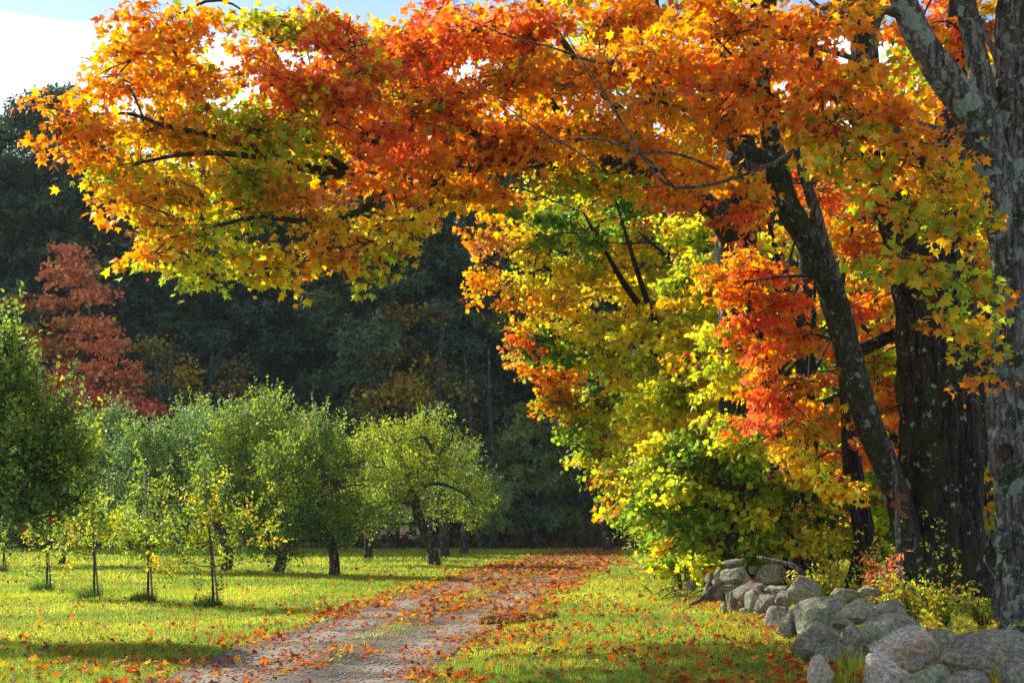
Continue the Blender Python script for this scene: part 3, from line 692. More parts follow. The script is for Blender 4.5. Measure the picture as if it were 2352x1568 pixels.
lean = [(2110, 1330, 27.9), (2085, 1230, 27.6), (2050, 1110, 27.2), (1990, 950, 26.6), (1945, 800, 26.1), (1902, 650, 25.6), (1850, 545, 25.2), (1800, 450, 24.9), (1780, 360, 24.7), (1762, 270, 24.5), (1748, 150, 24.3), (1730, -40, 24)]
t2.limb(pxpath(lean), [.29, .25, .242, .235, .23, .225, .22, .213, .19, .145, .115, .09], "leaning_trunk", B_MID, 44, .06, rough_bark(.17, 11, None, 8.0, .12))
t2.limb(pxpath([(1915, 640, 25.5), (1885, 540, 25.2), (1862, 450, 25), (1838, 380, 24.9), (1822, 290, 24.8), (1828, 240, 24.8)]), [.16, .13, .10, .08, .06, .035], "dead_stem", B_DEAD, 10, .12, rough_bark(.12, 6, None, 3))
for P_, R_ in [
  ([(1785, 365, 24.7), (1720, 350, 24.2), (1660, 320, 23.6), (1640, 280, 23.2), (1625, 235, 22.8), (1560, 232, 22), (1480, 200, 21), (1400, 150, 20)], [.15, .125, .10, .09, .08, .065, .045, .02]),
  ([(1700, 345, 24), (1660, 300, 23.4), (1700, 280, 22.8), (1650, 230, 21.5), (1560, 130, 20), (1450, 60, 19)], [.08, .07, .06, .05, .04, .02]),
  ([(1762, 270, 24.5), (1700, 180, 22.5), (1640, 110, 20.5), (1560, 40, 19)], [.10, .08, .05, .02]),
  ([(2005, 320, 28.7), (1930, 230, 25), (1880, 150, 22), (1840, 60, 19.5)], [.16, .12, .08, .03]),
  ([(2180, 480, 28), (2120, 360, 24), (2050, 300, 21), (1960, 260, 18.6), (1860, 300, 17.5)], [.16, .12, .08, .05, .02]),
  ([(2190, 640, 28.1), (2140, 620, 23), (2110, 640, 19.5), (2060, 590, 17.6)], [.12, .08, .05, .02])]:
    t2.limb(pxpath(P_), R_, "limb", B_MID, 9, .15, rough_bark(.06, 5, None, 3))
for P_, R_ in [
  ([(1840, 330, 23), (1780, 372, 20), (1650, 420, 18.6), (1545, 428, 18), (1490, 380, 18), (1440, 300, 18), (1380, 200, 18), (1330, 130, 18.2), (1290, 60, 18.3)], [.036, .028, .023, .019, .017, .015, .012, .009, .004]),
  ([(1545, 428, 18), (1500, 375, 18), (1420, 330, 18), (1340, 318, 18.2), (1240, 330, 18.4)], [.02, .018, .015, .012, .005]),
  ([(1650, 390, 18.6), (1560, 355, 18.6), (1470, 352, 18.8), (1400, 400, 18.8), (1330, 350, 18.8), (1240, 300, 19), (1150, 235, 19.2), (1070, 160, 19.4)], [.02, .02, .018, .016, .014, .011, .008, .004]),
  ([(1620, 210, 22), (1540, 155, 20.5), (1470, 150, 20), (1360, 140, 19.8), (1270, 110, 19.8), (1160, 80, 19.8), (1060, 40, 20)], [.06, .04, .03, .022, .016, .012, .005])]:
    t2.limb(pxpath(P_), R_, "bare_branch", B_DEAD, 7, .10, rough_bark(.05, 5, None, 3), skel=False)
T2L = [(a, b_, c, d, e, p.replace('AO', 'OO') if b_ < 300 else p) for a, b_, c, d, e, p in [(1620, 60, 110, 60, 17.5, 'OOA'), (1640, 170, 110, 70, 17.6, 'OOR'), (1640, 285, 90, 55, 19, 'AOO'), (1750, 60, 100, 62, 17, 'OOA'), (1760, 170, 100, 62, 17, 'OOR'), (1790, 260, 90, 52, 17.4, 'AO'),
 (1880, 80, 80, 62, 17.4, 'AO'), (1890, 200, 85, 60, 17, 'OAR'), (1960, 30, 60, 50, 18, 'A'), (1975, 170, 60, 70, 17.6, 'OA'), (1850, 320, 75, 42, 17.5, 'GAA'), (1950, 300, 85, 48, 17, 'AAG'), (1930, 385, 70, 40, 17.5, 'GA'),
 (2040, 240, 60, 55, 17.2, 'AO'), (2120, 330, 75, 60, 17.2, 'OA'), (2060, 400, 70, 50, 18, 'AOG'), (2180, 420, 62, 62, 17.2, 'AOG'), (2130, 500, 80, 50, 17.6, 'GA'), (2210, 520, 48, 55, 17, 'GA'),
 (2040, 590, 75, 48, 17.2, 'AAG'), (2130, 600, 85, 50, 16.8, 'AOG'), (2200, 620, 60, 55, 16.8, 'AGO'), (2160, 690, 62, 42, 16.8, 'AG'), (2230, 720, 45, 50, 17.4, 'GA'), (2150, 740, 30, 25, 16.8, 'AO'),
 (2245, 820, 34, 42, 18, 'GA'), (2235, 880, 42, 22, 17.6, 'O'), (1990, 470, 60, 40, 20, 'OG'), (1720, 420, 60, 45, 22, 'OA'), (1880, 470, 45, 60, 26, 'OR'), (1700, 500, 50, 45, 22, 'OR')]]
t2.px_lobes(T2L, .122, 1.75, .42, droop=.55)
t2.px_lobes([(1690, 660, 60, 40, 27, 'OR'), (1760, 620, 62, 48, 27, 'RO'), (1720, 740, 90, 50, 26.5, 'ROR'), (1800, 690, 70, 50, 27, 'OR'), (1830, 780, 62, 50, 27, 'OA'), (1750, 830, 85, 45, 26.5, 'ROA'),
  (1770, 920, 90, 48, 26, 'RRO'), (1850, 880, 60, 40, 27, 'AO'), (1740, 970, 50, 28, 26, 'R'), (1860, 960, 60, 40, 27, 'AG'), (1850, 1050, 90, 42, 27, 'AY'), (1910, 1110, 70, 45, 27.4, 'AY'), (1970, 560, 48, 70, 29.5, 'O'),
  (1985, 700, 48, 62, 29.5, 'OR'), (1995, 830, 48, 62, 29.5, 'OG'), (2010, 950, 45, 62, 29.5, 'AO'), (1980, 1030, 45, 40, 28, 'AR'), (1960, 460, 60, 50, 29, 'OG')], .135, 2.0, .40)
t2.px_lobes([(a, b_, c*1.2, d*1.2, e+8, p) for a, b_, c, d, e, p in T2L if b_ < 560], .18, .9, .6)
for q in range(26):
    x, y = rng.uniform(3, 13), rng.uniform(19, 33); z = CAMH+.385*y+rng.uniform(.6, 5)
    t2.lobe(np.array([x, y, z]), [1.2, 1.2, .8], 150, .2, [('O', 1), ('A', 1), ('G', .5)], .7)
t2.finish(MAPLE_V, M_MAPLE, 300)

# ---- tree 1: the grey trunk on the right edge
t1 = Tree("maple_tree", (7.2, 20.2, 0), "grey lichened maple trunk with a knot hole at the right edge", "tree")
tr = t1.limb([(7.28, 20.2, -.1), (7.24, 20.2, .35), at(2335, 1400, 20.2), at(2345, 1300, 20.2), at(2350, 1180, 20.2), at(2352, 1050, 20.2), at(2350, 900, 20.2), at(2352, 750, 20.2), at(2346, 600, 20.2), at(2338, 480, 20.2), at(2334, 380, 20.2), at(2336, 250, 20.2), at(2340, 100, 20.2), at(2350, -100, 20.2)],
        [.40, .33, .29, .31, .36, .44, .45, .41, .42, .43, .36, .33, .33, .3], "trunk", B_GREY, 64, .045, rough_bark(.13, 14, (.5, 5, .25), 6.0, .13))
t1.limb(pxpath([(2320, 560, 20.15), (2300, 450, 20.1), (2268, 340, 20), (2235, 262, 19.9), (2180, 190, 19.8), (2125, 110, 19.7), (2085, 30, 19.6), (2050, -80, 19.5)]), [.28, .30, .28, .265, .235, .205, .185, .17], "limb", B_GREY, 28, .06, rough_bark(.07, 9, None, 2.5, .06))
t1.limb(pxpath([(2282, 330, 20), (2262, 220, 20.1), (2240, 110, 20.1), (2215, 0, 20.2), (2195, -100, 20.2)]), [.17, .17, .155, .15, .14], "limb", B_GREY, 20, .07, rough_bark(.07, 7, None, 9, .05))
for P_, R_ in [
  ([(2062, 30, 19.6), (2030, 25, 19.3), (2012, 60, 19.1), (2008, 110, 19), (1985, 140, 18.9), (1940, 128, 18.8), (1850, 100, 18.7), (1790, 70, 18.6), (1750, 20, 18.6), (1735, -30, 18.6)], [.075, .065, .06, .05, .045, .04, .035, .03, .024, .015]),
  ([(2012, 60, 19.1), (1985, 10, 19), (1930, 5, 18.8), (1890, 20, 18.8), (1840, -20, 18.8)], [.055, .055, .045, .035, .02]),
  ([(2008, 110, 19), (1975, 170, 18.8), (1950, 160, 18.7), (1890, 160, 18.5), (1760, 140, 18.3), (1640, 120, 18.2), (1560, 90, 18)], [.03, .028, .025, .02, .014, .009, .004]),
  ([(2225, 322, 20), (2190, 306, 19.6), (2120, 285, 19.2), (2040, 262, 18.9), (1990, 235, 18.7), (1940, 190, 18.5), (1900, 150, 18.4)], [.05, .038, .032, .026, .02, .014, .006]),
  ([(2228, 335, 19.9), (2150, 330, 19), (2060, 328, 18.6), (1990, 345, 18.4)], [.02, .016, .011, .005]),
  ([(2230, 325, 20), (2262, 280, 19.7), (2290, 245, 19.6), (2330, 215, 19.6)], [.03, .022, .016, .008]),
  ([(2250, 40, 20), (2270, 90, 19.7), (2290, 140, 19.6), (2290, 175, 19.6), (2270, 205, 19.6)], [.03, .04, .045, .03, .012]),
  ([(2290, 1330, 20), (2262, 1280, 20.6), (2280, 1220, 20.4), (2268, 1230, 20.6)], [.02, .02, .03, .03])]:
    t1.limb(pxpath(P_), R_, "bare_branch", B_DEAD, 8, .08, rough_bark(.07, 5, None, 4), skel=False)
def knot(px, py, d, rx, rz, hole=True):
    """healed branch scar: a raised rounded lip round a hollow"""
    c = at(px, py, d); n = 40; t = np.linspace(0, 2*np.pi, n, endpoint=False); yaw = -.5
    ex = np.array([math.cos(yaw), math.sin(yaw), 0]); ez = np.array([.06, 0, 1.0]); out = np.array([math.sin(yaw), -math.cos(yaw), 0])
    prof = [(.34, -.75), (.42, -.25), (.50, .10), (.60, .30), (.74, .38), (.88, .30), (1.02, .12), (1.2, -.10), (1.45, -.5)]
    V = []
    for k, (q, h) in enumerate(prof):
        w = 1+.16*np.sin(t*2+.7)+.10*np.sin(3*t+1.9)+.10*(fbm(np.stack([np.cos(t)*2+px, np.sin(t)*2, 0*t+k*.3], -1), 3)-.5)*2
        hh = h*rx*(1+.25*np.sin(t+2.2))+.02*rx*np.sin(t*19+k*2)
        V.append(c+ex*(rx*q*w*np.cos(t))[:, None]+ez*(rz*q*w*np.sin(t))[:, None]+out*hh[:, None])
    m = len(prof); V = np.concatenate(V); i = np.arange(m-1)[:, None]*n; j = np.arange(n)[None]; j2 = (j+1) % n
    k = put("knot", raw_mesh("knot", V, np.stack([i+j, i+j2, i+n+j2, i+n+j], -1).reshape(-1, 4), True), M_RIM, t1.root)
    if hole:
        V, F = ICO3; W = V*np.array([rx*.5, .04, rz*.5]); W += unit(V)*(.25*rx*(fbm(V*5, 3)-.5))[:, None]
        link("hollow", raw_mesh("hollow", W, F, True), M_HOLE, k, tuple(c-out*rx*.55-t1.base))
knot(2312, 1040, 19.74, .17, .25)
knot(2288, 684, 19.80, .06, .09)
V, F = ICO4
for (px, py, d, s) in [(2302, 1240, 20.02, (.14, .16, .19)), (2300, 1110, 20.0, (.10, .14, .16)), (2288, 870, 20.0, (.075, .1, .12))]:
    W = V*(1+.25*(fbm(V*2+px, 3)-.5))[:, None]*np.array(s)+at(px, py, d)
    put("burl", raw_mesh("burl", W, F, True), B_GREY, t1.root)
t1.px_lobes([(2110, 60, 50, 40, 23, 'O'), (2225, 90, 40, 60, 24, 'OR'), (2170, 60, 40, 70, 24, 'RA'), (2290, 60, 35, 70, 24, 'AY'), (2215, 180, 30, 50, 24, 'RO'), (2250, 420, 30, 60, 22, 'O')], .135, 2.0, .36)
for q in range(30):
    x, y = rng.uniform(3.5, 12), rng.uniform(15, 25); z = CAMH+.385*y+rng.uniform(.7, 5)
    t1.lobe(np.array([x, y, z]), [1.2, 1.2, .8], 150, .2, [('O', 1), ('A', 1), ('R', .5)], .7)
t1.finish(MAPLE_V, M_MAPLE, 60)

# ---- trees further along the row
def trunk_tree(name, base, top, r, label, lean=(0, 0), mat=B_DARK, group=None, forks=4):
    t = Tree(name, base, label, "tree", group); b0 = np.array(base, float)
    P = [b0+np.array([0, 0, -.1])]+[b0+np.array([lean[0]*q*q, lean[1]*q*q, top*q])+rng.normal(size=3)*np.array([.12, .12, 0]) for q in (.15, .35, .55, .75, 1)]
    t.limb(P, [r*1.25, r, r*.85, r*.7, r*.45, r*.15], "trunk", mat, 14, .3, rough_bark(.11, 8, (.4, 5, .3), float(rng.uniform(0, 50))))
    for f in range(forks):
        q = rng.uniform(.3, .75); p = b0+np.array([lean[0]*q*q, lean[1]*q*q, top*q]); a = rng.uniform(0, 6.28); L = top*rng.uniform(.25, .4)
        e = p+np.array([math.cos(a)*L, math.sin(a)*L, L*.7])
        t.limb([p, (p+e)/2+np.array([0, 0, -.1*L]), e], [r*.42, r*.28, r*.08], "limb", mat, 8, .3, rough_bark(.06, 5))
    return t
def gx(px, d): return (px-1176)/FPX*d
YEL = [(1085, 445, 48, 40, 37, 'OP'), (1160, 470, 80, 50, 38, 'AOY'), (1115, 560, 55, 48, 36.5, 'OPA'), (1130, 640, 50, 42, 37, 'OA'), (1200, 560, 75, 55, 38, 'AY'), (1260, 620, 90, 60, 38, 'YAY'), (1240, 480, 80, 55, 39, 'YG'),
 (1190, 700, 60, 52, 37, 'AYO'), (1185, 775, 36, 36, 37, 'RO'), (1270, 710, 90, 52, 38, 'YAO'), (1360, 640, 90, 62, 38, 'AYO'), (1330, 560, 80, 55, 38.5, 'GY'), (1240, 800, 62, 40, 38, 'YG'), (1340, 740, 80, 48, 38, 'OAY'),
 (1430, 560, 90, 60, 39, 'OYA'), (1440, 660, 80, 60, 38.5, 'OAY'), (1400, 480, 80, 50, 40, 'OG'), (1500, 500, 80, 60, 39, 'YOG'), (1530, 610, 90, 62, 38, 'YG'), (1430, 740, 80, 55, 38, 'AO'), (1540, 720, 90, 60, 37, 'GYA'), (1620, 580, 70, 62, 37, 'OY'),
 (1640, 690, 70, 62, 35, 'GO'), (1280, 420, 90, 40, 40, 'GY'), (1620, 480, 60, 50, 37, 'gG')]
m4 = trunk_tree("maple_tree", (gx(1590, 39), 39.5, 0), 15, .34, "bright yellow and orange maple overhanging the right side of the lane", (-1.2, -.5))
YEL = [(a, b_, c, d, e, p if (q < 5 or a < 1195 and b_ > 690) else p.replace('A', 'Y').replace('O', 'A')) for q, (a, b_, c, d, e, p) in enumerate(YEL)]
m4.px_lobes(YEL, .125, 1.45, .5)
m4.px_lobes([(1290, 310, 90, 70, 41, 'YG'), (1400, 330, 110, 80, 41, 'GY'), (1560, 330, 110, 90, 41, 'GY'), (1310, 160, 90, 80, 43, 'YG'), (1420, 150, 110, 90, 43, 'GY'), (1600, 150, 110, 90, 43, 'gG'),
   (1350, 30, 110, 60, 44, 'GY'), (1550, 30, 110, 60, 44, 'Gg')], .18, 1.2, .6)
m4.finish(MAPLE_LOV, M_MAPLE)
oak = trunk_tree("oak_tree", (gx(1560, 43), 43, 0), 13, .24, "green leaved oak pushing through the yellow maple", (-.5, -.8))
oak.px_lobes([(1290, 500, 70, 40, 36.6, 'gg'), (1370, 560, 70, 42, 36.6, 'ggG'), (1250, 545, 45, 30, 36.4, 'gG'), (1420, 470, 70, 36, 37, 'ggG'), (1180, 490, 50, 25, 36.6, 'g'), (1480, 440, 60, 36, 37, 'g'), (1120, 430, 36, 25, 37, 'g'), (1330, 420, 80, 30, 37, 'gG'),
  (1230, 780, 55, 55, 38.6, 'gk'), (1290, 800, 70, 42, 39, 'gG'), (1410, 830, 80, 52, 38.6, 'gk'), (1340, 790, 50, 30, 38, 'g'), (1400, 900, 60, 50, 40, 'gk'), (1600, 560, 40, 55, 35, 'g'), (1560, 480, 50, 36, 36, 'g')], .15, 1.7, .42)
oak.finish(MAPLE_LOV, M_MAPLE)
m6 = trunk_tree("maple_tree", (gx(1790, 34), 34.3, 0), 11, .28, "yellow and green maple with dark trunk just behind the stone wall", (-.9, -.6))
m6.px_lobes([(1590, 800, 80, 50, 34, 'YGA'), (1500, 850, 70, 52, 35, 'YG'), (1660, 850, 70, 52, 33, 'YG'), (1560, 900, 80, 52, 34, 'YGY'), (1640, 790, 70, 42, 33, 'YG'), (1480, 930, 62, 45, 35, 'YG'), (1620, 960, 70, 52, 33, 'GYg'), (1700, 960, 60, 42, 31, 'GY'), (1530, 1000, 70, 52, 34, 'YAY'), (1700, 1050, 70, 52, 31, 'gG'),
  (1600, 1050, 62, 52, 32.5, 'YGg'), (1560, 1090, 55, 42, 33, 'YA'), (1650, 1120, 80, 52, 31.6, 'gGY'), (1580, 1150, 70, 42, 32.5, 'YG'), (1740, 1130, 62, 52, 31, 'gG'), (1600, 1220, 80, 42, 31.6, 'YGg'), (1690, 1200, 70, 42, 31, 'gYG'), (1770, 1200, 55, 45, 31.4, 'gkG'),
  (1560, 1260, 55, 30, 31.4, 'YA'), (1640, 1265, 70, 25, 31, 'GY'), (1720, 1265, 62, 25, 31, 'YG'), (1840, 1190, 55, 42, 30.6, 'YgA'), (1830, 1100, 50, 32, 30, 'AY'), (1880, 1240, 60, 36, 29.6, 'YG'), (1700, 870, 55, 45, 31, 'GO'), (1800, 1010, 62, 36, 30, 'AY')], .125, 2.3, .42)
m6.px_lobes([(px+rng.normal()*16, py+rng.normal()*12, 62, 42, 33+rng.normal()*.8, ['YG', 'GYY', 'YAG', 'YYG', 'GYA', 'YGg'][rng.integers(6)]) for px in range(1500, 1740, 62) for py in range(540, 1010, 58) if px > 1500+(py > 900)*0], .125, 1.5, .45)
m6.px_lobes([(px+rng.normal()*16, py+rng.normal()*12, 60, 42, 36+rng.normal()*.8, ['YG', 'GYY', 'YG', 'YAG'][rng.integers(4)]) for px in range(1330, 1520, 62) for py in range(760, 1060, 58) if px > 1330+(py-760)*.55], .13, 1.7, .45)
m6.finish(MAPLE_LOV, M_MAPLE)
m8 = trunk_tree("maple_sapling", (gx(1640, 30.6), 31.4, 0), 4.2, .07, "leafy yellow green maple sapling filling the space behind the end of the wall", (-.3, -.3), forks=2)
m8.px_lobes([(px+rng.normal()*12, py+rng.normal()*10, 55, 36, 31+rng.normal()*.6+(px-1640)*-.006, ['YG', 'Gg', 'gGY', 'gGG', 'Gg', 'YG'][rng.integers(6)]) for px in range(1500, 1780, 58) for py in range(1020, 1290, 52) if px > 1500 or py < 1200], .125, 2.3, .36)
m8.finish(MAPLE_LOV, M_MAPLE)
m9 = trunk_tree("maple_sapling", (gx(1840, 32), 32.6, 0), 3.6, .06, "dim green maple sapling in the shade right of the stone wall's end", (.2, -.2), forks=2)
m9.px_lobes([(px+rng.normal()*12, py+rng.normal()*10, 50, 36, 32+rng.normal()*.6, ['gG', 'gk', 'Gg', 'gGY'][rng.integers(4)]) for px in range(1800, 2060, 58) for py in range(1090, 1290, 55)], .125, 1.6, .36)
m9.finish(MAPLE_LOV, M_MAPLE)
m7 = trunk_tree("maple_tree", (gx(1520, 52), 53, 0), 12, .26, "shadier orange and green maple beyond the bright yellow one", (-1.0, -.6))
m7.px_lobes([(1250, 850, 60, 40, 46, 'OA'), (1330, 870, 62, 40, 46, 'OAg'), (1290, 900, 60, 36, 47, 'AO'), (1370, 940, 60, 42, 46, 'AG'), (1430, 990, 60, 45, 45, 'YG'), (1390, 1020, 50, 40, 47, 'AG'), (1340, 980, 45, 36, 48, 'gG'), (1450, 1060, 50, 50, 45, 'GA'), (1400, 1090, 55, 40, 47, 'gA'),
   (1470, 1110, 50, 40, 43, 'GYO'), (1440, 930, 62, 50, 44, 'gG'), (1350, 1050, 40, 30, 48, 'YG'), (1500, 1060, 40, 40, 42, 'YO')], .13, 1.7, .5)
m7.px_lobes([(1235, 850, 62, 42, 41.5, 'OA'), (1300, 870, 70, 45, 41, 'AO'), (1270, 920, 55, 36, 41.5, 'AOg'), (1330, 940, 66, 42, 41, 'AG'), (1390, 920, 62, 45, 40, 'YG'), (1340, 1000, 52, 36, 41, 'gG'), (1400, 990, 60, 45, 40, 'YG'), (1440, 1040, 55, 45, 39, 'YG'), (1390, 1060, 50, 36, 41, 'gA'), (1430, 1110, 55, 40, 39.5, 'GA'), (1490, 1120, 50, 40, 38, 'YG'), (1470, 1180, 50, 40, 38.5, 'gG'), (1520, 1200, 50, 40, 37, 'GY'), (1500, 1250, 40, 25, 37, 'Gg')], .128, 1.9, .46)
m7.finish(MAPLE_LOV, M_MAPLE)
m5 = trunk_tree("maple_tree", (gx(1956, 29.8), 30, 0), 8, .24, "slim dark maple trunk between the fused trunk and the yellow undergrowth", (.3, .3), forks=2)
m5.px_lobes([(1930, 700, 40, 50, 31, 'OA'), (1950, 900, 42, 62, 31, 'AO'), (2030, 760, 36, 62, 31, 'OG')], .135, 1.5, .4)
m5.finish(MAPLE_LOV, M_MAPLE)
# the second rank behind the wall, which closes the view to the right
BEH = [("maple_tree", 1780, 52, 20, "OAG", "tall orange maple far behind the leaning stem's top"), ("maple_tree", 2130, 52, 20, "OAR", "tall orange maple seen high between the fused trunk and the grey one"), ("maple_tree", 1650, 47, 15, "OAG", "orange maple half hidden behind the oak at the right"), ("maple_tree", 1860, 42, 15, "OAR", "orange red maple behind the leaning stem"), ("maple_tree", 2060, 44, 15, "AGO", "amber maple seen between leaning stem and fused trunk"),
       ("maple_tree", 2260, 40, 14, "GAO", "green and amber maple behind the grey trunk"), ("maple_tree", 2440, 46, 15, "OAG", "maple at the right edge behind all the others"), ("oak_tree", 2260, 62, 15, "gkg", "dark green oak far behind the grey trunk"), ("oak_tree", 1960, 64, 16, "gkG", "dark green oak in the gap beside the slim trunk")]
for nm, px, d, top, pal, lab in BEH:
    t = trunk_tree(nm, (gx(px, d), d, 0), top, .34, lab)
    for q in range(44):
        a = rng.uniform(0, 6.28); h = rng.uniform(.08, 1.12); R_ = 3.6*math.sin(min(1, 1.2-h)*1.5+.2)*rng.uniform(.3, 1)
        c = np.array([gx(px, d)+math.cos(a)*R_, d+math.sin(a)*R_, top*h])
        t.lobe(c, [1.3, 1.3, .9], 130, .22, [(ch, 1.0) for ch in pal], .75, twigs=2)
    t.finish(MAPLE_LOV, M_MAPLE if nm[0] == 'm' else M_OAK)

# ------------------------------------------------------------------ forest edge
def oak_proto(seed, H, pal, wide=1.0, low=.25, n=11500, sz=.44):
    r = np.random.default_rng(seed); tb = Tubes(); lb = []
    P = [np.array([0, 0, -.3])]+[np.array([r.normal()*.25, r.normal()*.25, H*q]) for q in (.1, .3, .55, .8, .97)]
    P2, R2 = smooth_path(P, [.34, .28, .24, .17, .09, .03], .6); tb.add(P2, R2, 8, True, rough_bark(.1, 5, None, seed))
    trunk = tb.mesh("trunk"); tb2 = Tubes(); Ps = []; Ns = []; Cs = []; K = 48
    for k in range(K):
        h = low+(1-low)*((k+r.random())/K); a = k*2.4+r.normal()*.4
        R_ = wide*H*.17*(1.05-.75*max(0, (h-.35)/.65)**1.6)*r.uniform(.55, 1.1)
        c = np.array([math.cos(a)*R_, math.sin(a)*R_, H*h]); s0 = np.array([0, 0, H*h-R_*.5-.5])
        Q, QR = smooth_path([s0, (s0+c)/2+np.array([0, 0, .3]), c], [.10, .07, .03], .8); tb2.add(Q, QR, 4, False)
        m = int(n/K*r.uniform(.7, 1.3)); u = unit(r.normal(size=(m, 3))); q = r.random((m, 1))**.35
        rad = wide*H*.052*r.uniform(.7, 1.4)*np.array([1.35, 1.35, .62])
        p = c+u*q*rad*(1+.35*(fbm(u*2.2+k*7, 2)-.5)[:, None]*2)
        Ps.append(p); Ns.append(unit(u*.5+np.array([0, 0, .7])+r.normal(size=(m, 3))*.45))
        ck = np.array(PAL[pal[r.integers(len(pal))]])*r.uniform(.6, 1.45)
        Cs.append(np.clip(ck*(1+.2*r.normal(size=(m, 1))), .004, .9))
    Pp, Nn, Cc = np.concatenate(Ps), np.concatenate(Ns), np.concatenate(Cs)
    T = unit(r.normal(size=Pp.shape)+np.array([0, 0, -.4]))
    crown = leaf_mesh("crown", SPRIG, Pp, Nn, T, sz*r.uniform(.7, 1.3, len(Pp)), Cc)
    trunk.materials.append(B_OAK); crown.materials.append(M_OAK); br = tb2.mesh("branchwork"); br.materials.append(B_OAK)
    return trunk, crown, br
PAL['1'] = (.06, .12, .07); PAL['2'] = (.085, .145, .065); PAL['3'] = (.20, .24, .06); PAL['4'] = (.50, .40, .05); PAL['5'] = (.56, .34, .045); PAL['6'] = (.84, .24, .12); PAL['7'] = (.86, .34, .13); PAL['8'] = (.22, .075, .02)
OAKS = [oak_proto(s, 26, p, w, lo) for s, p, w, lo in [(1, '1112', 1, .28), (2, '1122', 1.1, .22), (3, '12', .95, .3), (4, '1123', 1.05, .2), (5, '2213', 1.0, .25)]]
def place(root_name, meshes, x, y, sc, rz, label, group, kinds=('trunk', 'crown', 'branchwork')):
    e = empty(root_name, (x, y, float(gz(x, y))), label, "tree", group); e.rotation_euler = (0, 0, rz); e.scale = (sc, sc, sc*1.0)
    for nm, me in zip(kinds, meshes):
        o = link(nm, me, None, e)
        if nm != 'trunk': o["kind"] = 'stuff'
    return e
FG = "oaks of the shaded wood beyond the orchard"
k = 0
for row, (yb, dx, n) in enumerate([(100, 5.2, 13), (110, 5.4, 14), (122, 6, 15)]):
    for q in range(n):
        x = -44+(q+.5*(row % 2))*dx+rng.normal()*.8; y = yb+rng.normal()*1.8
        h = np.interp(x, [-45, -26, -10, 30], [30.6, 29.8, 29, 28])*(1+.05*rng.normal())
        place("oak_tree", OAKS[(k*3+row) % 5], x, y, h/26, rng.uniform(0, 6.28), "tall dark green oak standing in the shaded wood beyond the orchard", FG); k += 1
for q in range(7):
    x = 18+q*6+rng.normal(); y = 92+rng.normal()*4
    place("oak_tree", OAKS[q % 5], x, y, 1.0, rng.uniform(0, 6.28), "tall dark green oak standing in the shaded wood beyond the orchard", FG)
# understorey
YLW = oak_proto(22, 9, '4453', 1.9, .22, 4200, .34); OLV = oak_proto(23, 8, '3323', 2.0, .15, 3800, .34); DKG = oak_proto(24, 7, '11', 2.2, .05, 4200, .36)
def us(px, d, sc, proto, label, group="small trees along the wood's edge"):
    return place("understory_tree", proto, gx(px, d), d, sc, rng.uniform(0, 6.28), label, group)
rm = trunk_tree("maple_tree", (gx(215, 90), 90, 0), 17, .26, "bright red maple glowing at the edge of the dark wood", (-.8, 0), B_OAK)
rm.px_lobes([(170, 580, 40, 30, 90, '67'), (160, 630, 70, 34, 89, '67'), (200, 680, 70, 30, 89, '67'), (110, 690, 70, 20, 90, '76'), (40, 690, 60, 20, 91, '78'), (60, 760, 60, 22, 90, '75'), (130, 735, 70, 22, 89, '765'), (230, 745, 60, 30, 88, '67'), (170, 790, 80, 26, 89, '765'), (250, 800, 50, 36, 88, '67'),
  (200, 850, 80, 34, 88, '67'), (280, 860, 50, 34, 88, '667'), (170, 900, 80, 34, 88, '6'), (250, 920, 80, 34, 87, '66'), (300, 940, 60, 26, 87, '6'), (110, 800, 50, 22, 90, '57'), (100, 870, 60, 30, 90, '65'), (330, 930, 44, 18, 87, '6'), (90, 940, 80, 30, 90, '6')], .21, 1.9, .95, twigs=2, twr=.008, droop=.7)
rm.finish(MAPLE_LOV, M_OAK)
yt = trunk_tree("maple_tree", (gx(900, 92), 92, 0), 13, .2, "dim yellow maple above the leaning apple tree", (.3, 0), B_OAK)
yt.px_lobes([(870, 900, 70, 30, 91, '45'), (930, 880, 70, 26, 91, '544'), (850, 950, 60, 26, 90, '43'), (950, 930, 70, 30, 91, '45'), (1030, 900, 60, 34, 92, '54'), (890, 810, 60, 24, 93, '53'), (960, 800, 50, 22, 93, '35'), (1060, 960, 50, 26, 92, '43'), (1000, 840, 50, 24, 93, '53'), (900, 730, 60, 22, 94, '35'), (980, 720, 60, 22, 94, '53'), (860, 680, 50, 20, 94, '35')], .21, 1.5, 1.0, twigs=2, twr=.008, flat=.3, droop=.7)
yt.finish(MAPLE_LOV, M_OAK)
yu = trunk_tree("maple_tree", (gx(420, 93), 93, 0), 10, .18, "dim yellow maple between the red one and the dark trunks", (.2, 0), B_OAK)
yu.px_lobes([(360, 790, 60, 22, 92, '43'), (420, 850, 60, 24, 92, '45'), (350, 870, 40, 26, 91, '43'), (450, 910, 60, 24, 92, '345'), (560, 900, 60, 22, 93, '35'), (600, 950, 70, 26, 92, '43'), (540, 840, 50, 18, 94, '83'), (700, 950, 60, 22, 93, '34')], .21, 1.4, 1.0, twigs=2, twr=.008, flat=.3, droop=.7)
yu.finish(MAPLE_LOV, M_OAK)
us(60, 95, .9, YLW, "dim yellow understory tree left of the red maple")
us(1010, 95, 1.1, YLW, "yellow understory tree behind the two slim forest trunks")
us(1150, 93, .9, OLV, "olive sapling at the end of the orchard")
us(1230, 90, 1.1, OLV, "olive understory tree at the end of the lane")
us(620, 96, 1.2, OLV, "olive understory tree behind the middle of the orchard")
us(780, 96, 1.0, OLV, "olive sapling left of the yellow understory tree")
for px in (-40, 130, 480, 700, 1080, 1180, 1280, 1330, 1390, 1440, 1500): us(px, 97, rng.uniform(.7, 1.1), DKG, "low dark green bush filling the foot of the wood", "dark bushes along the foot of the wood")

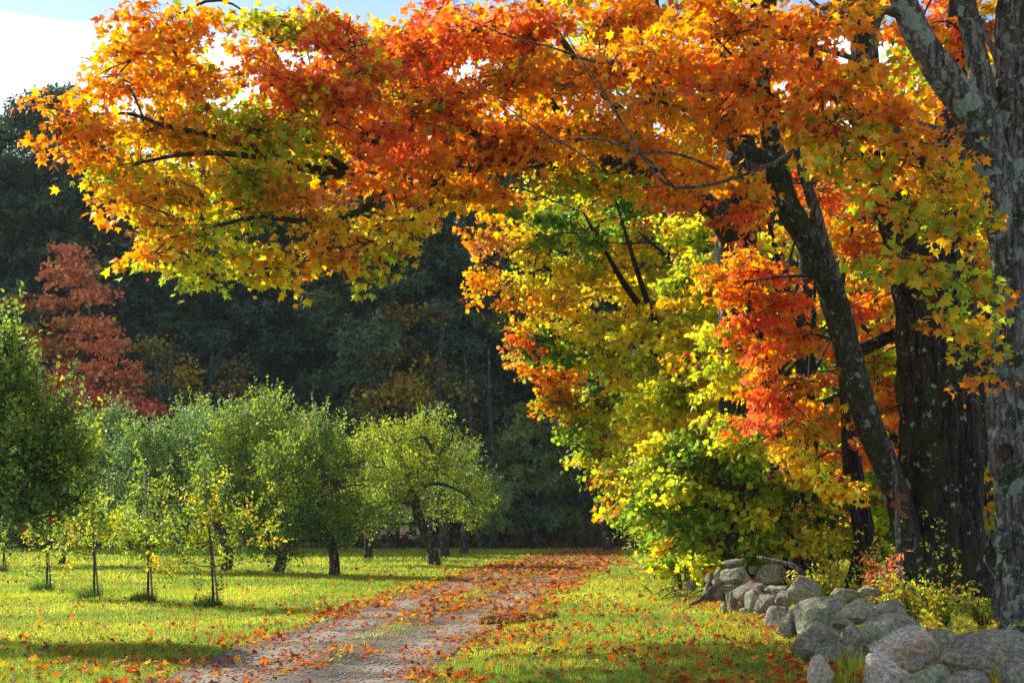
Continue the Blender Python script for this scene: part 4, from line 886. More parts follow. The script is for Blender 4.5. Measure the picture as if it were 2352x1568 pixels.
def bare_trunk(px, d, pyt, r, lean, label):
    d -= 4; r *= .85
    b0 = np.array([gx(px, d), d, 0.0]); t = at(px+lean, pyt, d)
    P, R = smooth_path([b0+[0, 0, -.2], b0*.7+t*.3+rng.normal(size=3)*.15, b0*.3+t*.7+rng.normal(size=3)*.15, t], [r, r*.85, r*.7, r*.4], .4)
    tb = Tubes(); tb.add(P, R, 9, True, rough_bark(.1, 5, (.3, 5, .3), px))
    o = link("tree_trunk", tb.mesh("tree_trunk"), B_MID); tag(o, label, "tree trunk", "bare trunks at the wood's edge")
for q in [(372, 92, 790, .24, -18, "dark trunk just right of the red maple, leaning a little left"), (395, 92, 780, .22, 6, "dark trunk beside the leaning one right of the red maple"), (1020, 92, 700, .24, 2, "straight dark trunk above the leaning apple tree"), (1105, 91, 800, .17, -40, "thin trunk slanting left at the end of the orchard"), (1128, 91, 800, .22, -5, "upright trunk at the right end of the orchard"),
          (1395, 88, 1020, .28, 2, "pale lichened trunk at the far end of the lane"), (480, 94, 760, .16, 8, "dark trunk behind the left half of the orchard")]:
    bare_trunk(*q)
# low brush and dead grass where the lane meets the wood
n = 5200
x = rng.uniform(-40, 16, n); y = rng.uniform(88, 99, n)
s_ = road_s(x, np.minimum(y, 88)); ok = ~((y < 90) & (s_ > -.1) & (s_ < 1.1)); x, y = x[ok], y[ok]; n = len(x)
P = np.stack([x, y, np.abs(rng.normal(size=n))*.35], -1)
C = jitter(np.array([PAL[c] for c in 'Bk318'])[rng.integers(0, 5, n)]*.8, .2)
tag(link("brush", leaf_mesh("brush", SPRIG, P, unit(rng.normal(size=(n, 3))+[0, 0, .4]), unit(rng.normal(size=(n, 3))+[0, 0, .7]), rng.uniform(.25, .5, n), C), M_OAK), kind='stuff')

# ------------------------------------------------------------------ apple orchard
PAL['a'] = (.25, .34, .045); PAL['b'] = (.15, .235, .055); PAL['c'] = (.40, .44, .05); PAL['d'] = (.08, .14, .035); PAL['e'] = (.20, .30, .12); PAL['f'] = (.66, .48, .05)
def oval_cloud(c, rad, n, pal, shoots, size):
    """apple foliage: little rosettes over a rounded mass plus upright shoots"""
    m = max(6, n//24); u = unit(rng.normal(size=(m, 3))+np.array([0, 0, .15])); q = rng.random((m, 1))**.42
    rr = np.array(rad)*(1+.45*(fbm(u*2.8+c[0], 2)-.5)*2)[:, None]
    R0 = np.array(c)+u*q*rr
    D = unit(u*.8+np.array([0, 0, .5])+rng.normal(size=(m, 3))*.5)
    ck = np.array([PAL[h] for h in pal])[rng.integers(0, len(pal), m)]*(1+.26*rng.normal(size=(m, 1)))
    ck = np.clip(ck, .02, .9); k = rng.integers(0, m, n); t = rng.random((n, 1))*.42*(size/.075)
    P = R0[k]+D[k]*t+rng.normal(size=(n, 3))*.05*(size/.075)
    T = unit(D[k]*.6+rng.normal(size=(n, 3))*.75+np.array([0, 0, -.25])); N = unit(rng.normal(size=(n, 3))*.7+np.array([0, 0, .6]))
    C = ck[k]; tw = []
    for s in range(shoots):
        a = rng.uniform(0, 6.28); f = math.sqrt(rng.random())*.95
        b0 = np.array(c)+np.array([math.cos(a)*rad[0]*f, math.sin(a)*rad[1]*f, rad[2]*math.sqrt(max(0, 1-f*f))*.85])
        L = rng.uniform(.35, .95); d = unit(np.array([math.cos(a)*f*.35, math.sin(a)*f*.35, 1])+rng.normal(size=3)*.12)
        q = int(L*30*.075/size); tt = np.linspace(0, 1, q)[:, None]
        p = b0+d*L*tt+rng.normal(size=(q, 3))*.012; side = rng.normal(size=(q, 3))
        P = np.vstack([P, p]); T = np.vstack([T, unit(side*.8+d*.7)]); N = np.vstack([N, unit(np.cross(side, d)+rng.normal(size=(q, 3))*.3)])
        C = np.vstack([C, np.repeat([np.array(PAL[pal[rng.integers(len(pal))]])*1.12], q, axis=0)]); tw.append((b0, b0+d*L))
    return P, N, T, jitter(C, .17), tw
def apple_tree(base, label, trunk, limbs, lobes, size=.095, r=.16, apples=0, group="bearing apple trees in the orchard", tpl=OVAL_LO, leafparts=0, pyramid=1.0):
    t = Tree("apple_tree", base, label, "apple tree", group); b0 = np.array(base, float)
    t.limb([b0+[0, 0, -.1]]+trunk, [r*1.1]+[r*(1-.35*q/len(trunk)) for q in range(len(trunk))], "trunk", B_APPLE, 14, .12, rough_bark(.16, 8, (.2, 5, .15), base[0], .12))
    for P_, R_ in limbs: t.limb(P_, R_, "limb", B_APPLE, 8, .12, rough_bark(.10, 5, None, 2))
    tops = []
    for (cx, cy_, rx, ry, d, pal, cov, sh) in lobes:
        c = at(cx, cy_, d); rad = [px_r(rx, d), px_r((rx+ry)/2, d), px_r(ry, d)]
        n = int(cov*math.pi*rx*ry/((size*FPX/d)**2*.26)); tops.append((c, rad))
        parts_ = [oval_cloud(c, np.array(rad)*.72, int(n*.34), pal, 0, size)]
        for w in range(8):
            u = unit(rng.normal(size=3)+np.array([0, -.25, .25])); k_ = rng.uniform(.30, .48)
            parts_.append(oval_cloud(c+u*np.array(rad)*rng.uniform(.55, .82), np.array(rad)*k_*np.array([1.15, 1.15, .8]), int(n*.085*rng.uniform(.6, 1.3)), pal, max(0, int(sh/5.0+rng.random())) if u[2] > -.1 else 0, size))
        P, N, T, C = (np.concatenate([q_[z_] for q_ in parts_]) for z_ in range(4)); tw = sum((q_[4] for q_ in parts_), [])
        t.P.append(P); t.N.append(N); t.T.append(T); t.C.append(C); t.S.append(size*rng.uniform(.7, 1.25, len(P)))
        a, r0 = t.near(c); md = (a+c)/2+rng.normal(size=3)*.12
        Q, QR = smooth_path([a, md, c], [min(r0*.7, .06), .035, .02], .15); t.TB.add(Q, QR, 5, False)
        for w in range(7):
            e = c+unit(rng.normal(size=3)+np.array([0, 0, .3]))*np.array(rad)*.9
            Q, QR = smooth_path([c, (c+e)/2+rng.normal(size=3)*.1, e], [.02, .014, .005], .2); t.TB.add(Q, QR, 4, False)
        for a_, b_ in tw: t.TB.add([a_, b_], [.006, .003], 3, False)
    t.finish(tpl, M_APPLE, leafparts, "leaf", B_APPLE, "ap")
    V, F = ICO3 if False else ico(2)
    if apples:
        me = raw_mesh("apple", V*np.array([.042, .042, .038]), F, True); me.materials.append(M_APPLEF)
        for q in range(apples):
            c, rad = tops[rng.integers(len(tops))]; u = unit(rng.normal(size=3)+np.array([0, -.9, -.1]))
            o = bpy.data.objects.new("apple", me); COL.objects.link(o); o.parent = t.root
            o.location = tuple(c+u*np.array(rad)*rng.uniform(.85, 1.02)-b0)
    return t
def upt(px, py, d): return at(px, py, d)
# big one on the left edge, its shade put into darker low leaf colours
apple_tree((-8.7, 21.3, 0), "large shaded apple tree cut by the left edge", [np.array([-8.7, 21.3, .8]), np.array([-8.5, 21.2, 1.6]), np.array([-8.4, 21.1, 2.4]), np.array([-8.3, 21, 3.4])],
  [([np.array([-8.5, 21.2, 1.5]), np.array([-7.6, 21, 2.4]), np.array([-6.9, 20.8, 2.7])], [.09, .06, .02]), ([np.array([-8.4, 21.1, 2.4]), np.array([-7.8, 21, 3.4]), np.array([-7.4, 20.9, 4.2])], [.07, .05, .02]), (pxpath([(20, 1060, 20.6), (70, 1070, 20.4), (150, 1062, 20.2)]), [.03, .02, .008])],
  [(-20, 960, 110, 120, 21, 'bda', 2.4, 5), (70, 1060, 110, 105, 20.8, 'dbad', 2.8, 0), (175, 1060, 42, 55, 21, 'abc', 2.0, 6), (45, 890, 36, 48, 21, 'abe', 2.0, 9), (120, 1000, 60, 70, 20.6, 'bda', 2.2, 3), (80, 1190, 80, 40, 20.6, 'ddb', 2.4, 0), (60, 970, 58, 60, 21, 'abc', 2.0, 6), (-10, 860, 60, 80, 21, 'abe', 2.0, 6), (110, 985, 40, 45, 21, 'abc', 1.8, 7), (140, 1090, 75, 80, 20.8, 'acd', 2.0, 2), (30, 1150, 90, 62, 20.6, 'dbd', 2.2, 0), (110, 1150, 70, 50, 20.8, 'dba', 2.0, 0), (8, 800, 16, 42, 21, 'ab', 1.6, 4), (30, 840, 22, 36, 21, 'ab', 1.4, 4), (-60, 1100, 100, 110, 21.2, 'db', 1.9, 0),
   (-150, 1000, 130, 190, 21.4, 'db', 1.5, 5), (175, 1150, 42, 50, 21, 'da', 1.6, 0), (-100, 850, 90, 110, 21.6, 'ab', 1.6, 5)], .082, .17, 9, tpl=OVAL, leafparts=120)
GA = gx
apple_tree((GA(525, 49), 49, 0), "grey green apple tree behind the young staked trees", [at(524, 1270, 49), at(515, 1230, 49), at(470, 1150, 49), at(400, 1060, 49)], [([at(500, 1200, 49), at(400, 1130, 49), at(320, 1080, 49)], [.09, .07, .03])],
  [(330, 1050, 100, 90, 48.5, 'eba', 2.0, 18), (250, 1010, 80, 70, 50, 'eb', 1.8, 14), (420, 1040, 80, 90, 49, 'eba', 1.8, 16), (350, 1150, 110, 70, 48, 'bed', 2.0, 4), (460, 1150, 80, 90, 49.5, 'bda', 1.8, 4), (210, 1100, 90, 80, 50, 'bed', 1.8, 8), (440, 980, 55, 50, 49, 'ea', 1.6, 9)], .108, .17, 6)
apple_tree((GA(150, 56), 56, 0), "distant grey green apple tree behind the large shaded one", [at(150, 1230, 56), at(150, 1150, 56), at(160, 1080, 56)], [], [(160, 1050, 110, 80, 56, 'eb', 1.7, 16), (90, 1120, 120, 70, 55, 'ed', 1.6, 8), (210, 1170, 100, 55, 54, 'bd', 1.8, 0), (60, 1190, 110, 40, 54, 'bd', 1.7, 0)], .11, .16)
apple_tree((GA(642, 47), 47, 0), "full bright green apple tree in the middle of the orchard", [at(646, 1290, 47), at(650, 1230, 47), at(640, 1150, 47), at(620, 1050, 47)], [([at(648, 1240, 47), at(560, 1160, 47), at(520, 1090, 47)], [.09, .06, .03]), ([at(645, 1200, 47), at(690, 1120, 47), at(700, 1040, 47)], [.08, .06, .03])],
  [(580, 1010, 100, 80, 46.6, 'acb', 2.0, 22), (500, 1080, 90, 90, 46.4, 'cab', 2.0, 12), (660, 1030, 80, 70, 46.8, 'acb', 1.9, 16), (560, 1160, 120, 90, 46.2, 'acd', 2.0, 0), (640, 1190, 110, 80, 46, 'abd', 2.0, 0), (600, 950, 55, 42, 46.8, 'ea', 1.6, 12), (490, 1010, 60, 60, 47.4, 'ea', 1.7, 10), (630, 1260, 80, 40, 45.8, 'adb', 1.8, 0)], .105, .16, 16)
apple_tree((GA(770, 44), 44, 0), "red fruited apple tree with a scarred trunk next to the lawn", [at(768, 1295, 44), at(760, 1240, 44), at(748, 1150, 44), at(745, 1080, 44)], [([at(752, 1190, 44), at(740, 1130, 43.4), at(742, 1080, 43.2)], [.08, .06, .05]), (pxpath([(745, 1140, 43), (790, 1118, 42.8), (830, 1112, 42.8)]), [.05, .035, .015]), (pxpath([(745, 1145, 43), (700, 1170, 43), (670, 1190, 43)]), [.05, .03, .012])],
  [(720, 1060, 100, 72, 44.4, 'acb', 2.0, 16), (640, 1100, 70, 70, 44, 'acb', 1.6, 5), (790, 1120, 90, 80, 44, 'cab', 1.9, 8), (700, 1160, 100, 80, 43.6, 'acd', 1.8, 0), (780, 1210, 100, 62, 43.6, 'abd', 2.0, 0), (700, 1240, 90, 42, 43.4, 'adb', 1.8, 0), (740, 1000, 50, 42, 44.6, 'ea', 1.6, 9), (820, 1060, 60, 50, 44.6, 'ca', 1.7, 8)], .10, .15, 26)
apple_tree((GA(1000, 55), 55, 0), "old leaning apple tree with gnarled limbs beside the lane", [at(992, 1260, 55), at(975, 1220, 55), at(960, 1180, 55), at(948, 1130, 55)],
  [(pxpath([(948, 1130, 55), (930, 1100, 54.4), (960, 1080, 54), (1010, 1082, 53.8), (1050, 1110, 53.6)]), [.12, .09, .07, .05, .02]), (pxpath([(950, 1130, 55), (1000, 1110, 54), (1060, 1130, 53.6), (1090, 1160, 53.4)]), [.09, .06, .04, .02]), (pxpath([(945, 1120, 55), (900, 1080, 54.4), (860, 1070, 54)]), [.08, .06, .03]),
   (pxpath([(950, 1110, 55), (1000, 1050, 54.4), (1040, 1010, 54.2)]), [.10, .07, .03]), (pxpath([(1000, 1050, 54), (975, 1005, 53.8), (940, 1012, 53.6)]), [.07, .06, .02])],
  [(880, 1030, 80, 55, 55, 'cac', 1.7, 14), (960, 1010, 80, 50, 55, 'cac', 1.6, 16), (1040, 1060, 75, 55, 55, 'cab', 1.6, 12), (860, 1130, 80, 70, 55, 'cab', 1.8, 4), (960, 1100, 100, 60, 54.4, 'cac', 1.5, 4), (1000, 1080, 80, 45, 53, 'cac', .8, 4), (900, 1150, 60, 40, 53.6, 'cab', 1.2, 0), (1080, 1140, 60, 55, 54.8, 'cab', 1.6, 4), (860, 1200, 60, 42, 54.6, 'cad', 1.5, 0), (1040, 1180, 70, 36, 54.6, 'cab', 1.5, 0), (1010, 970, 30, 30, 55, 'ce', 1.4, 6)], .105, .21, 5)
apple_tree((GA(1067, 74), 74, 0), "smaller grey green apple tree at the far right of the orchard", [at(1068, 1220, 74), at(1075, 1170, 74)], [], [(1110, 1130, 50, 50, 74, 'ea', 1.8, 10), (1140, 1180, 45, 40, 73, 'eab', 1.8, 3), (1090, 1190, 50, 36, 73, 'ab', 1.7, 0), (1060, 1060, 36, 42, 74, 'e', 1.6, 8)], .115, .2)
apple_tree((GA(850, 64), 64, 0), "apple tree mostly hidden behind the red fruited and leaning ones", [at(846, 1240, 64), at(840, 1190, 64)], [], [(850, 1110, 90, 90, 64, 'bad', 1.6, 6), (800, 1200, 80, 40, 63, 'db', 1.6, 0), (920, 1200, 70, 36, 64, 'bd', 1.5, 0)], .11, .18)
apple_tree((GA(1024, 66), 66, 0), "apple tree with dark trunk just behind the leaning one", [at(1020, 1215, 66), at(1012, 1170, 66)], [], [(1010, 1120, 70, 50, 66, 'bda', 1.4, 4)], .115, .2)

# young staked trees
def young(px, py, h_px, lobes, label, lean=0):
    g = gnd(px, py); d = g[1]
    t = Tree("young_apple_tree", tuple(g), label, "young tree", "young staked trees in front of the orchard")
    top = at(px-4+lean, py-h_px*.72, d)
    t.limb([g+[0, 0, -.05], g*.5+top*.5+np.array([.02, 0, 0]), top], [.026, .02, .010], "trunk", B_APPLE, 8, .15, rough_bark(.08, 5, None, px))
    st = Tubes(); s0 = g+np.array([.09, .03, -.05]); s1 = at(px-8+lean*1.2, py-h_px, d+.03)
    st.add([s0, s0*.5+s1*.5, s1], [.021, .020, .018], 8); put("stake", st.mesh("stake", False), M_STAKE, t.root)
    tie = Tubes(); m = s0*.55+s1*.45; a = np.linspace(0, 6.28, 14); tie.add(np.stack([m[0]-.02+.055*np.cos(a), m[1]+.04*np.sin(a), m[2]+0*a], -1), np.full(14, .009), 5, False)
    put("tie", tie.mesh("tie"), M_TIE, t.root)
    gd = Tubes(); a = np.linspace(0, 6.28, 17); cx, cyy = g[0]+.04, g[1]
    for z in (.03, .09, .15, .21, .27): gd.add(np.stack([cx+.14*np.cos(a), cyy+.14*np.sin(a), z+0*a], -1), np.full(17, .0025), 4, False)
    for q in range(16): gd.add([[cx+.14*math.cos(q*.393), cyy+.14*math.sin(q*.393), 0], [cx+.14*math.cos(q*.393), cyy+.14*math.sin(q*.393), .29]], [.0025, .0025], 4, False)
    put("wire_guard", gd.mesh("wire_guard"), M_WIRE, t.root)
    for (cx, cy_, rx, ry, n) in lobes:
        c = at(cx, cy_, d+rng.normal()*.15); rad = [px_r(rx, d), px_r((rx+ry)/2, d)*.9, px_r(ry, d)]
        P, N, T, C, tw = oval_cloud(c, np.array(rad)*1.12, int(n*1.7), 'cacfa' if rng.random() < .3 else 'acba', 1, .085)
        t.P.append(P); t.N.append(N); t.T.append(T); t.C.append(C); t.S.append(.085*rng.uniform(.7, 1.2, len(P)))
        a, r0 = t.near(c); Q, QR = smooth_path([a, (a+c)/2-np.array([0, 0, .03]), c], [min(r0*.8, .016), .011, .006], .1); t.limb(Q, QR, "branch", B_APPLE, 6, .1, skel=False)
        for w in range(5):
            e = c+unit(rng.normal(size=3)+[0, 0, .2])*np.array(rad); t.TB.add([c, (c+e)/2+rng.normal(size=3)*.02, e], [.006, .005, .003], 3, False)
        for a_, b_ in tw: t.TB.add([a_, b_], [.005, .003], 3, False)
    t.finish(OVAL, M_APPLE, 45, "leaf", B_APPLE, "ap")
    # unmown grass round the foot
    n = 420; a = rng.uniform(0, 6.28, n); r = np.sqrt(rng.random(n))*.34
    tuft(g[0]-.10, g[1]-.10, .27, 900, .34, "dark unmown grass tuft at the foot of a young staked tree", "grass tufts round the young trees", "ddbd")
def blades(P, H, W, C, lean=.35):
    n = len(P); a = rng.uniform(0, 6.28, n); dv = np.stack([np.cos(a), np.sin(a), 0*a], -1)*(W/2)[:, None]
    b_ = rng.uniform(0, 6.28, n); l = np.abs(rng.normal(size=n))*lean*H; off = np.stack([np.cos(b_)*l, np.sin(b_)*l, H*rng.uniform(.75, 1, n)], -1)
    V = np.stack([P-dv, P+dv, P+off], 1).reshape(-1, 3)
    return V, np.arange(3*n).reshape(-1, 3), np.repeat(C, 3, axis=0)
def tuft(x, y, r, n, h, label, group, cols='bdab'):
    a = rng.uniform(0, 6.28, n); q = np.sqrt(rng.random(n))*r
    P = np.stack([x+np.cos(a)*q, y+np.sin(a)*q, 0*a-.01], -1)
    C = jitter(np.array([PAL[c] for c in cols])[rng.integers(0, len(cols), n)], .2)
    V, F, CC = blades(P, h*rng.uniform(.5, 1.1, n)*(1.1-.6*q/r), np.full(n, .013), C, .5)
    o = link("grass_tuft", raw_mesh("grass_tuft", V-np.array([x, y, 0]), F, False, CC), M_GRASS, None, (x, y, 0)); tag(o, label, "grass tuft", group, 'stuff')
young(8, 1312, 120, [(10, 1250, 40, 25, 160), (-20, 1270, 30, 22, 100)], "staked young tree at the left edge under the shaded apple boughs")
young(108, 1356, 250, [(105, 1250, 45, 45, 260), (95, 1180, 30, 40, 120), (90, 1310, 14, 22, 50)], "thin staked young tree, second from the left edge")
young(216, 1374, 230, [(190, 1230, 62, 34, 420), (250, 1220, 42, 34, 280), (160, 1262, 40, 22, 180), (215, 1190, 45, 25, 200)], "broad low staked young tree beside the thin one")
young(340, 1382, 310, [(340, 1190, 60, 55, 460), (300, 1250, 55, 30, 300), (390, 1250, 50, 34, 300), (328, 1142, 30, 34, 140)], "round headed staked young tree in the middle of the row")
young(491, 1393, 310, [(430, 1290, 45, 26, 260), (410, 1245, 32, 22, 160), (470, 1200, 45, 36, 300), (560, 1230, 55, 34, 330), (472, 1140, 34, 34, 190), (530, 1290, 34, 18, 120)], "tallest staked young tree with a leaning grey stake, nearest the road", -12)

# ------------------------------------------------------------------ lawn, weeds, fallen leaves
wallx = np.array([gnd(*Rg(a, b_)) for a, b_ in [(900, 1150), (880, 960), (790, 800), (640, 650), (500, 505), (300, 440), (160, 400), (20, 320), (-60, 240)]])
o_ = np.argsort(wallx[:, 1]); wallx = wallx[o_]
def wall_x(y): return np.interp(y, wallx[:, 1], wallx[:, 0])
def dens_ok(x, y):
    s = road_s(x, y)
    n_ = fbm(np.stack([x*.9, y*.9, 0*x], -1), 3)
    edge = .03+.10*(n_-.5)
    onroad = (s > edge) & (s < 1-edge) & (y < 89)
    strip = np.exp(-((s-.5)/.085)**2)*np.clip((y-16)/7, 0, 1)*np.clip((n_-.30)/.15, 0, 1)
    keep = ~onroad | (rng.random(len(x)) < strip*1.1)
    return keep
def lawn(n, y0, y1, hh, ww, pw):
    u = rng.random(n); y = (y0**(1-pw)+u*(y1**(1-pw)-y0**(1-pw)))**(1/(1-pw))
    x = rng.uniform(-1, 1, n)*(.40*y+1.5)
    k = dens_ok(x, y); x, y = x[k], y[k]; n = len(x)
    big = fbm(np.stack([x*.5, y*.5, 0*x+4], -1), 3); fine = fbm(np.stack([x*3, y*3, 0*x], -1), 2)
    cl = np.array([.185, .26, .036])[None]*(1-np.clip((big-.35)/.3, 0, 1))[:, None]+np.array([.37, .385, .052])[None]*np.clip((big-.35)/.3, 0, 1)[:, None]
    tone = fbm(np.stack([x*1.7, y*1.7, 0*x+21], -1), 3); cl *= (.78+.95*tone)[:, None]; dry = rng.random(n) < .03+.25*np.clip(tone-.56, 0, 1); cl[dry] = [.36, .30, .12]
    sx = road_s(x, y); onr_ = (sx > .05) & (sx < .95) & (y < 89); beh = (x > wall_x(y)+.6)
    h = hh*(.55+.9*fine)*rng.uniform(.5, 1.25, n); h[beh] *= 1.6; h[onr_] *= .75; zz = np.where(onr_, road_z(x, y)-.01, -.004)
    return blades(np.stack([x, y, zz], -1), h, ww*y/15*rng.uniform(.7, 1.3, n), jitter(cl, .2), .55)
Vs = []; Fs = []; Cs = []; off = 0
for a in [(350000, 11.5, 34, .066, .0080, 1.7), (150000, 30, 62, .085, .010, 1.6), (50000, 60, 99, .14, .014, 1.3)]:
    V, F, C = lawn(*a); Vs.append(V); Fs.append(F+off); Cs.append(C); off += len(V)
tag(link("grass", raw_mesh("grass", np.concatenate(Vs), np.concatenate(Fs), False, np.concatenate(Cs)), M_GRASS), kind='stuff')

# gravel on the wheel tracks
n = 5200
y = 12+(rng.random(n)**1.6)*22; a, b_ = road_x(y); s_ = rng.uniform(.04, .96, n); x = a+(b_-a)*s_
k = rng.random(n) < .35+.65*np.exp(-((np.abs(s_-.5)-.3)/.16)**2); x, y = x[k], y[k]; n = len(x)
V, F = ico(1); sz = rng.uniform(.006, .018, n)*rng.choice([1, 1, 1.6], n)
W = (V[None]*np.array([1, .85, .6]))*sz[:, None, None]+np.stack([x, y, road_z(x, y)+sz*.15], -1)[:, None]
tag(link("gravel", raw_mesh("gravel", W.reshape(-1, 3), (F[None]+(np.arange(n)*len(V))[:, None, None]).reshape(-1, 3), False), M_PEBBLE), kind='stuff')

# fallen leaves
def litter(n, y0, y1, pw):
    u = rng.random(n); y = (y0**(1-pw)+u*(y1**(1-pw)-y0**(1-pw)))**(1/(1-pw)); x = rng.uniform(-1, 1, n)*(.40*y+1)
    s = road_s(x, y); cl = fbm(np.stack([x*1.1, y*.8, 0*x+2], -1), 3); cl2 = np.clip((cl-.38)/.22, 0, 1.3)
    w = np.where(s < 0, .10+.55*np.exp(s*1.9*np.clip(30/y, .5, 1.5)), 0)*(.35+.8*cl2)
    road = .22+.75*np.exp(-(s/.22)**2)*np.interp(y, [13, 22], [.35, 1])+.8*np.exp(-((s-1)/.25)**2)+.45*np.exp(-((s-.5)/.12)**2)
    road = road*(.12+1.25*cl2)*(1-.45*np.exp(-((np.abs(s-.5)-.28)/.10)**2))*np.interp(y, [12, 20, 30, 42], [.75, 1.25, 2.2, 3.2])
    w = np.where((s >= 0) & (s <= 1), road, w)
    dw = wall_x(y)-x
    wr = (.20+.45*np.exp(-(s-1)*2.2)+1.5*np.exp(-np.abs(dw)/.55))*(.3+1.0*cl2)
    w = np.where(s > 1, wr, w); w = np.where(dw < -.9, .55, w)
    k = rng.random(n)*1.7 < w
    return x[k], y[k], s[k]
LCOL = np.array([(.50, .10, .02), (.62, .20, .025), (.66, .30, .03), (.36, .06, .025), (.20, .07, .04), (.60, .40, .07), (.36, .22, .12), (.50, .16, .05)])
x, y, s_ = litter(60000, 11.5, 62, 1.7)
n = len(x); onr = (s_ > 0) & (s_ < 1)
z = np.where(onr, road_z(x, y)+.012, .035+.03*rng.random(n))
ci = rng.choice(8, n, p=[.2, .24, .14, .12, .07, .08, .05, .10])
C = jitter(LCOL[ci], .2); N = unit(np.array([0, 0, 1.0])+rng.normal(size=(n, 3))*np.where(onr, .28, .42)[:, None]); T = unit(rng.normal(size=(n, 3))*np.array([1, 1, .1]))
S = rng.choice([.04, .055, .07, .085, .105], n)*rng.uniform(.9, 1.15, n)*np.interp(y, [12, 60], [1, 1.15]); P = np.stack([x, y, z], -1)
inview = (np.abs(x) < .355*y) & (y > 14.3); order = np.argsort(np.where(inview, y-S*40, 1e9))[:280]
keep = np.ones(n, bool); X_, Y_, Z_ = leaf_frames(N, T)
for k in order:
    keep[k] = False; c = C[k]
    cn = "red" if c[1] < .13 else ("orange" if c[1] < .26 else "yellow")
    where, gp = ("on the damp gravel lane", "fallen leaves on the lane") if onr[k] else (("in the grass between the lane and the stone wall", "fallen leaves before the wall") if s_[k] > 1 else ("in the shaded lawn left of the lane", "fallen leaves on the lawn"))
    me = part_leaf(c, M_LITTER, MAPLE_V, 'f')
    o = bpy.data.objects.new("fallen_leaf", me); COL.objects.link(o)
    M = Matrix(np.column_stack([X_[k], Y_[k], Z_[k]]).tolist()).to_4x4()
    o.matrix_world = Matrix.Translation(Vector(P[k])) @ M @ Matrix.Diagonal((S[k], S[k], S[k], 1))
    tag(o, f"curled {cn} maple leaf lying {where}", "fallen leaf", f"{cn} {gp}")
curl = rng.uniform(.3, 2.4, n)
tag(link("leaf_litter", leaf_mesh("leaf_litter", MAPLE_V, P[keep], N[keep], T[keep], S[keep], C[keep], curl[keep]), M_LITTER), kind='stuff')
n = 15000; y = 24+(rng.random(n)**1.25)*65; s_ = rng.uniform(-.12, 1.1, n); a, b_ = road_x(y); x = a+(b_-a)*s_
k = rng.random(n) < np.clip(fbm(np.stack([x*1.2, y*.6, 0*x+8], -1), 3)*2.2-.35, 0, 1)*np.interp(y, [24, 38, 60], [.35, .7, .85])*(1-.55*np.exp(-((np.abs(s_-.5)-.28)/.10)**2)); x, y, s_ = x[k], y[k], s_[k]; n = len(x)
P2 = np.stack([x, y, np.where((s_ > 0) & (s_ < 1), road_z(x, y)+.015, .06)], -1); N2 = unit(np.array([0, -.15, 1.0])+rng.normal(size=(n, 3))*.33)
tag(link("leaf_litter", leaf_mesh("leaf_litter", MAPLE_LOV, P2, N2, unit(rng.normal(size=(n, 3))), rng.uniform(.09, .16, n), jitter(LCOL[rng.choice(8, n, p=[.2, .26, .16, .08, .04, .10, .06, .10])], .2)), M_LITTER), kind='stuff')
x, y, s_ = litter(26000, 45, 95, 1.2); k = rng.random(len(x)) < np.where((s_ > -.3) & (s_ < 1.2), 1, .35); x, y, s_ = x[k], y[k], s_[k]; n = len(x)
tag(link("leaf_litter", leaf_mesh("leaf_litter", MAPLE_LOV, np.stack([x, y, .05+.03*rng.random(n)], -1), unit(np.array([0, -.2, 1.0])+rng.normal(size=(n, 3))*.3), unit(rng.normal(size=(n, 3))), rng.uniform(.11, .18, n), jitter(LCOL[rng.choice(8, n)], .2)), M_LITTER), kind='stuff')

from mathutils.bvhtree import BVHTree
bv = []; bf = []; ob = 0
bpy.context.view_layer.update()
for o in list(bpy.data.objects):
    if o.name.split('.')[0] in ("stone", "boulder"):
        m = o.matrix_world; vs_ = [m @ v.co for v in o.data.vertices]; bv += vs_; bf += [tuple(q+ob for q in p.vertices) for p in o.data.polygons]; ob += len(vs_)
bvh = BVHTree.FromPolygons(bv, bf)
Pl = []; Nl = []
for q in range(900):
    y_ = rng.uniform(14.2, 31); x_ = wall_x(y_)+rng.uniform(-.2, 1.9)
    h = bvh.ray_cast(Vector((x_, y_, 5)), Vector((0, 0, -1)))
    if h[0] is None: continue
    if h[1].z > .55 and rng.random() < (.45 if h[0].z < .35 else .2): Pl.append([x_, y_, h[0].z+.012]); Nl.append(np.array(h[1])+rng.normal(size=3)*.15)
Pl, Nl = np.array(Pl), unit(np.array(Nl)); n = len(Pl)
tag(link("leaf_litter", leaf_mesh("leaf_litter", MAPLE_V, Pl, Nl, unit(rng.normal(size=(n, 3))), rng.uniform(.06, .11, n), jitter(LCOL[rng.choice(8, n)], .2)), M_LITTER), kind='stuff')
n = 9000; y = 13+(rng.random(n)**1.8)*30; x = rng.uniform(-1, 1, n)*(.4*y+1); k = dens_ok(x, y) & (fbm(np.stack([x*.8, y*.8, 0*x+33], -1), 3) > .5); x, y = x[k], y[k]; n = len(x)
tag(link("clover", leaf_mesh("clover", OVAL, np.stack([x, y, .015+.035*rng.random(n)], -1), unit(rng.normal(size=(n, 3))*.45+[0, 0, 1]), unit(rng.normal(size=(n, 3))), rng.uniform(.035, .075, n), jitter(np.array([PAL[c] for c in 'abdb'])[rng.integers(0, 4, n)]*.8, .2)), M_GRASS), kind='stuff')

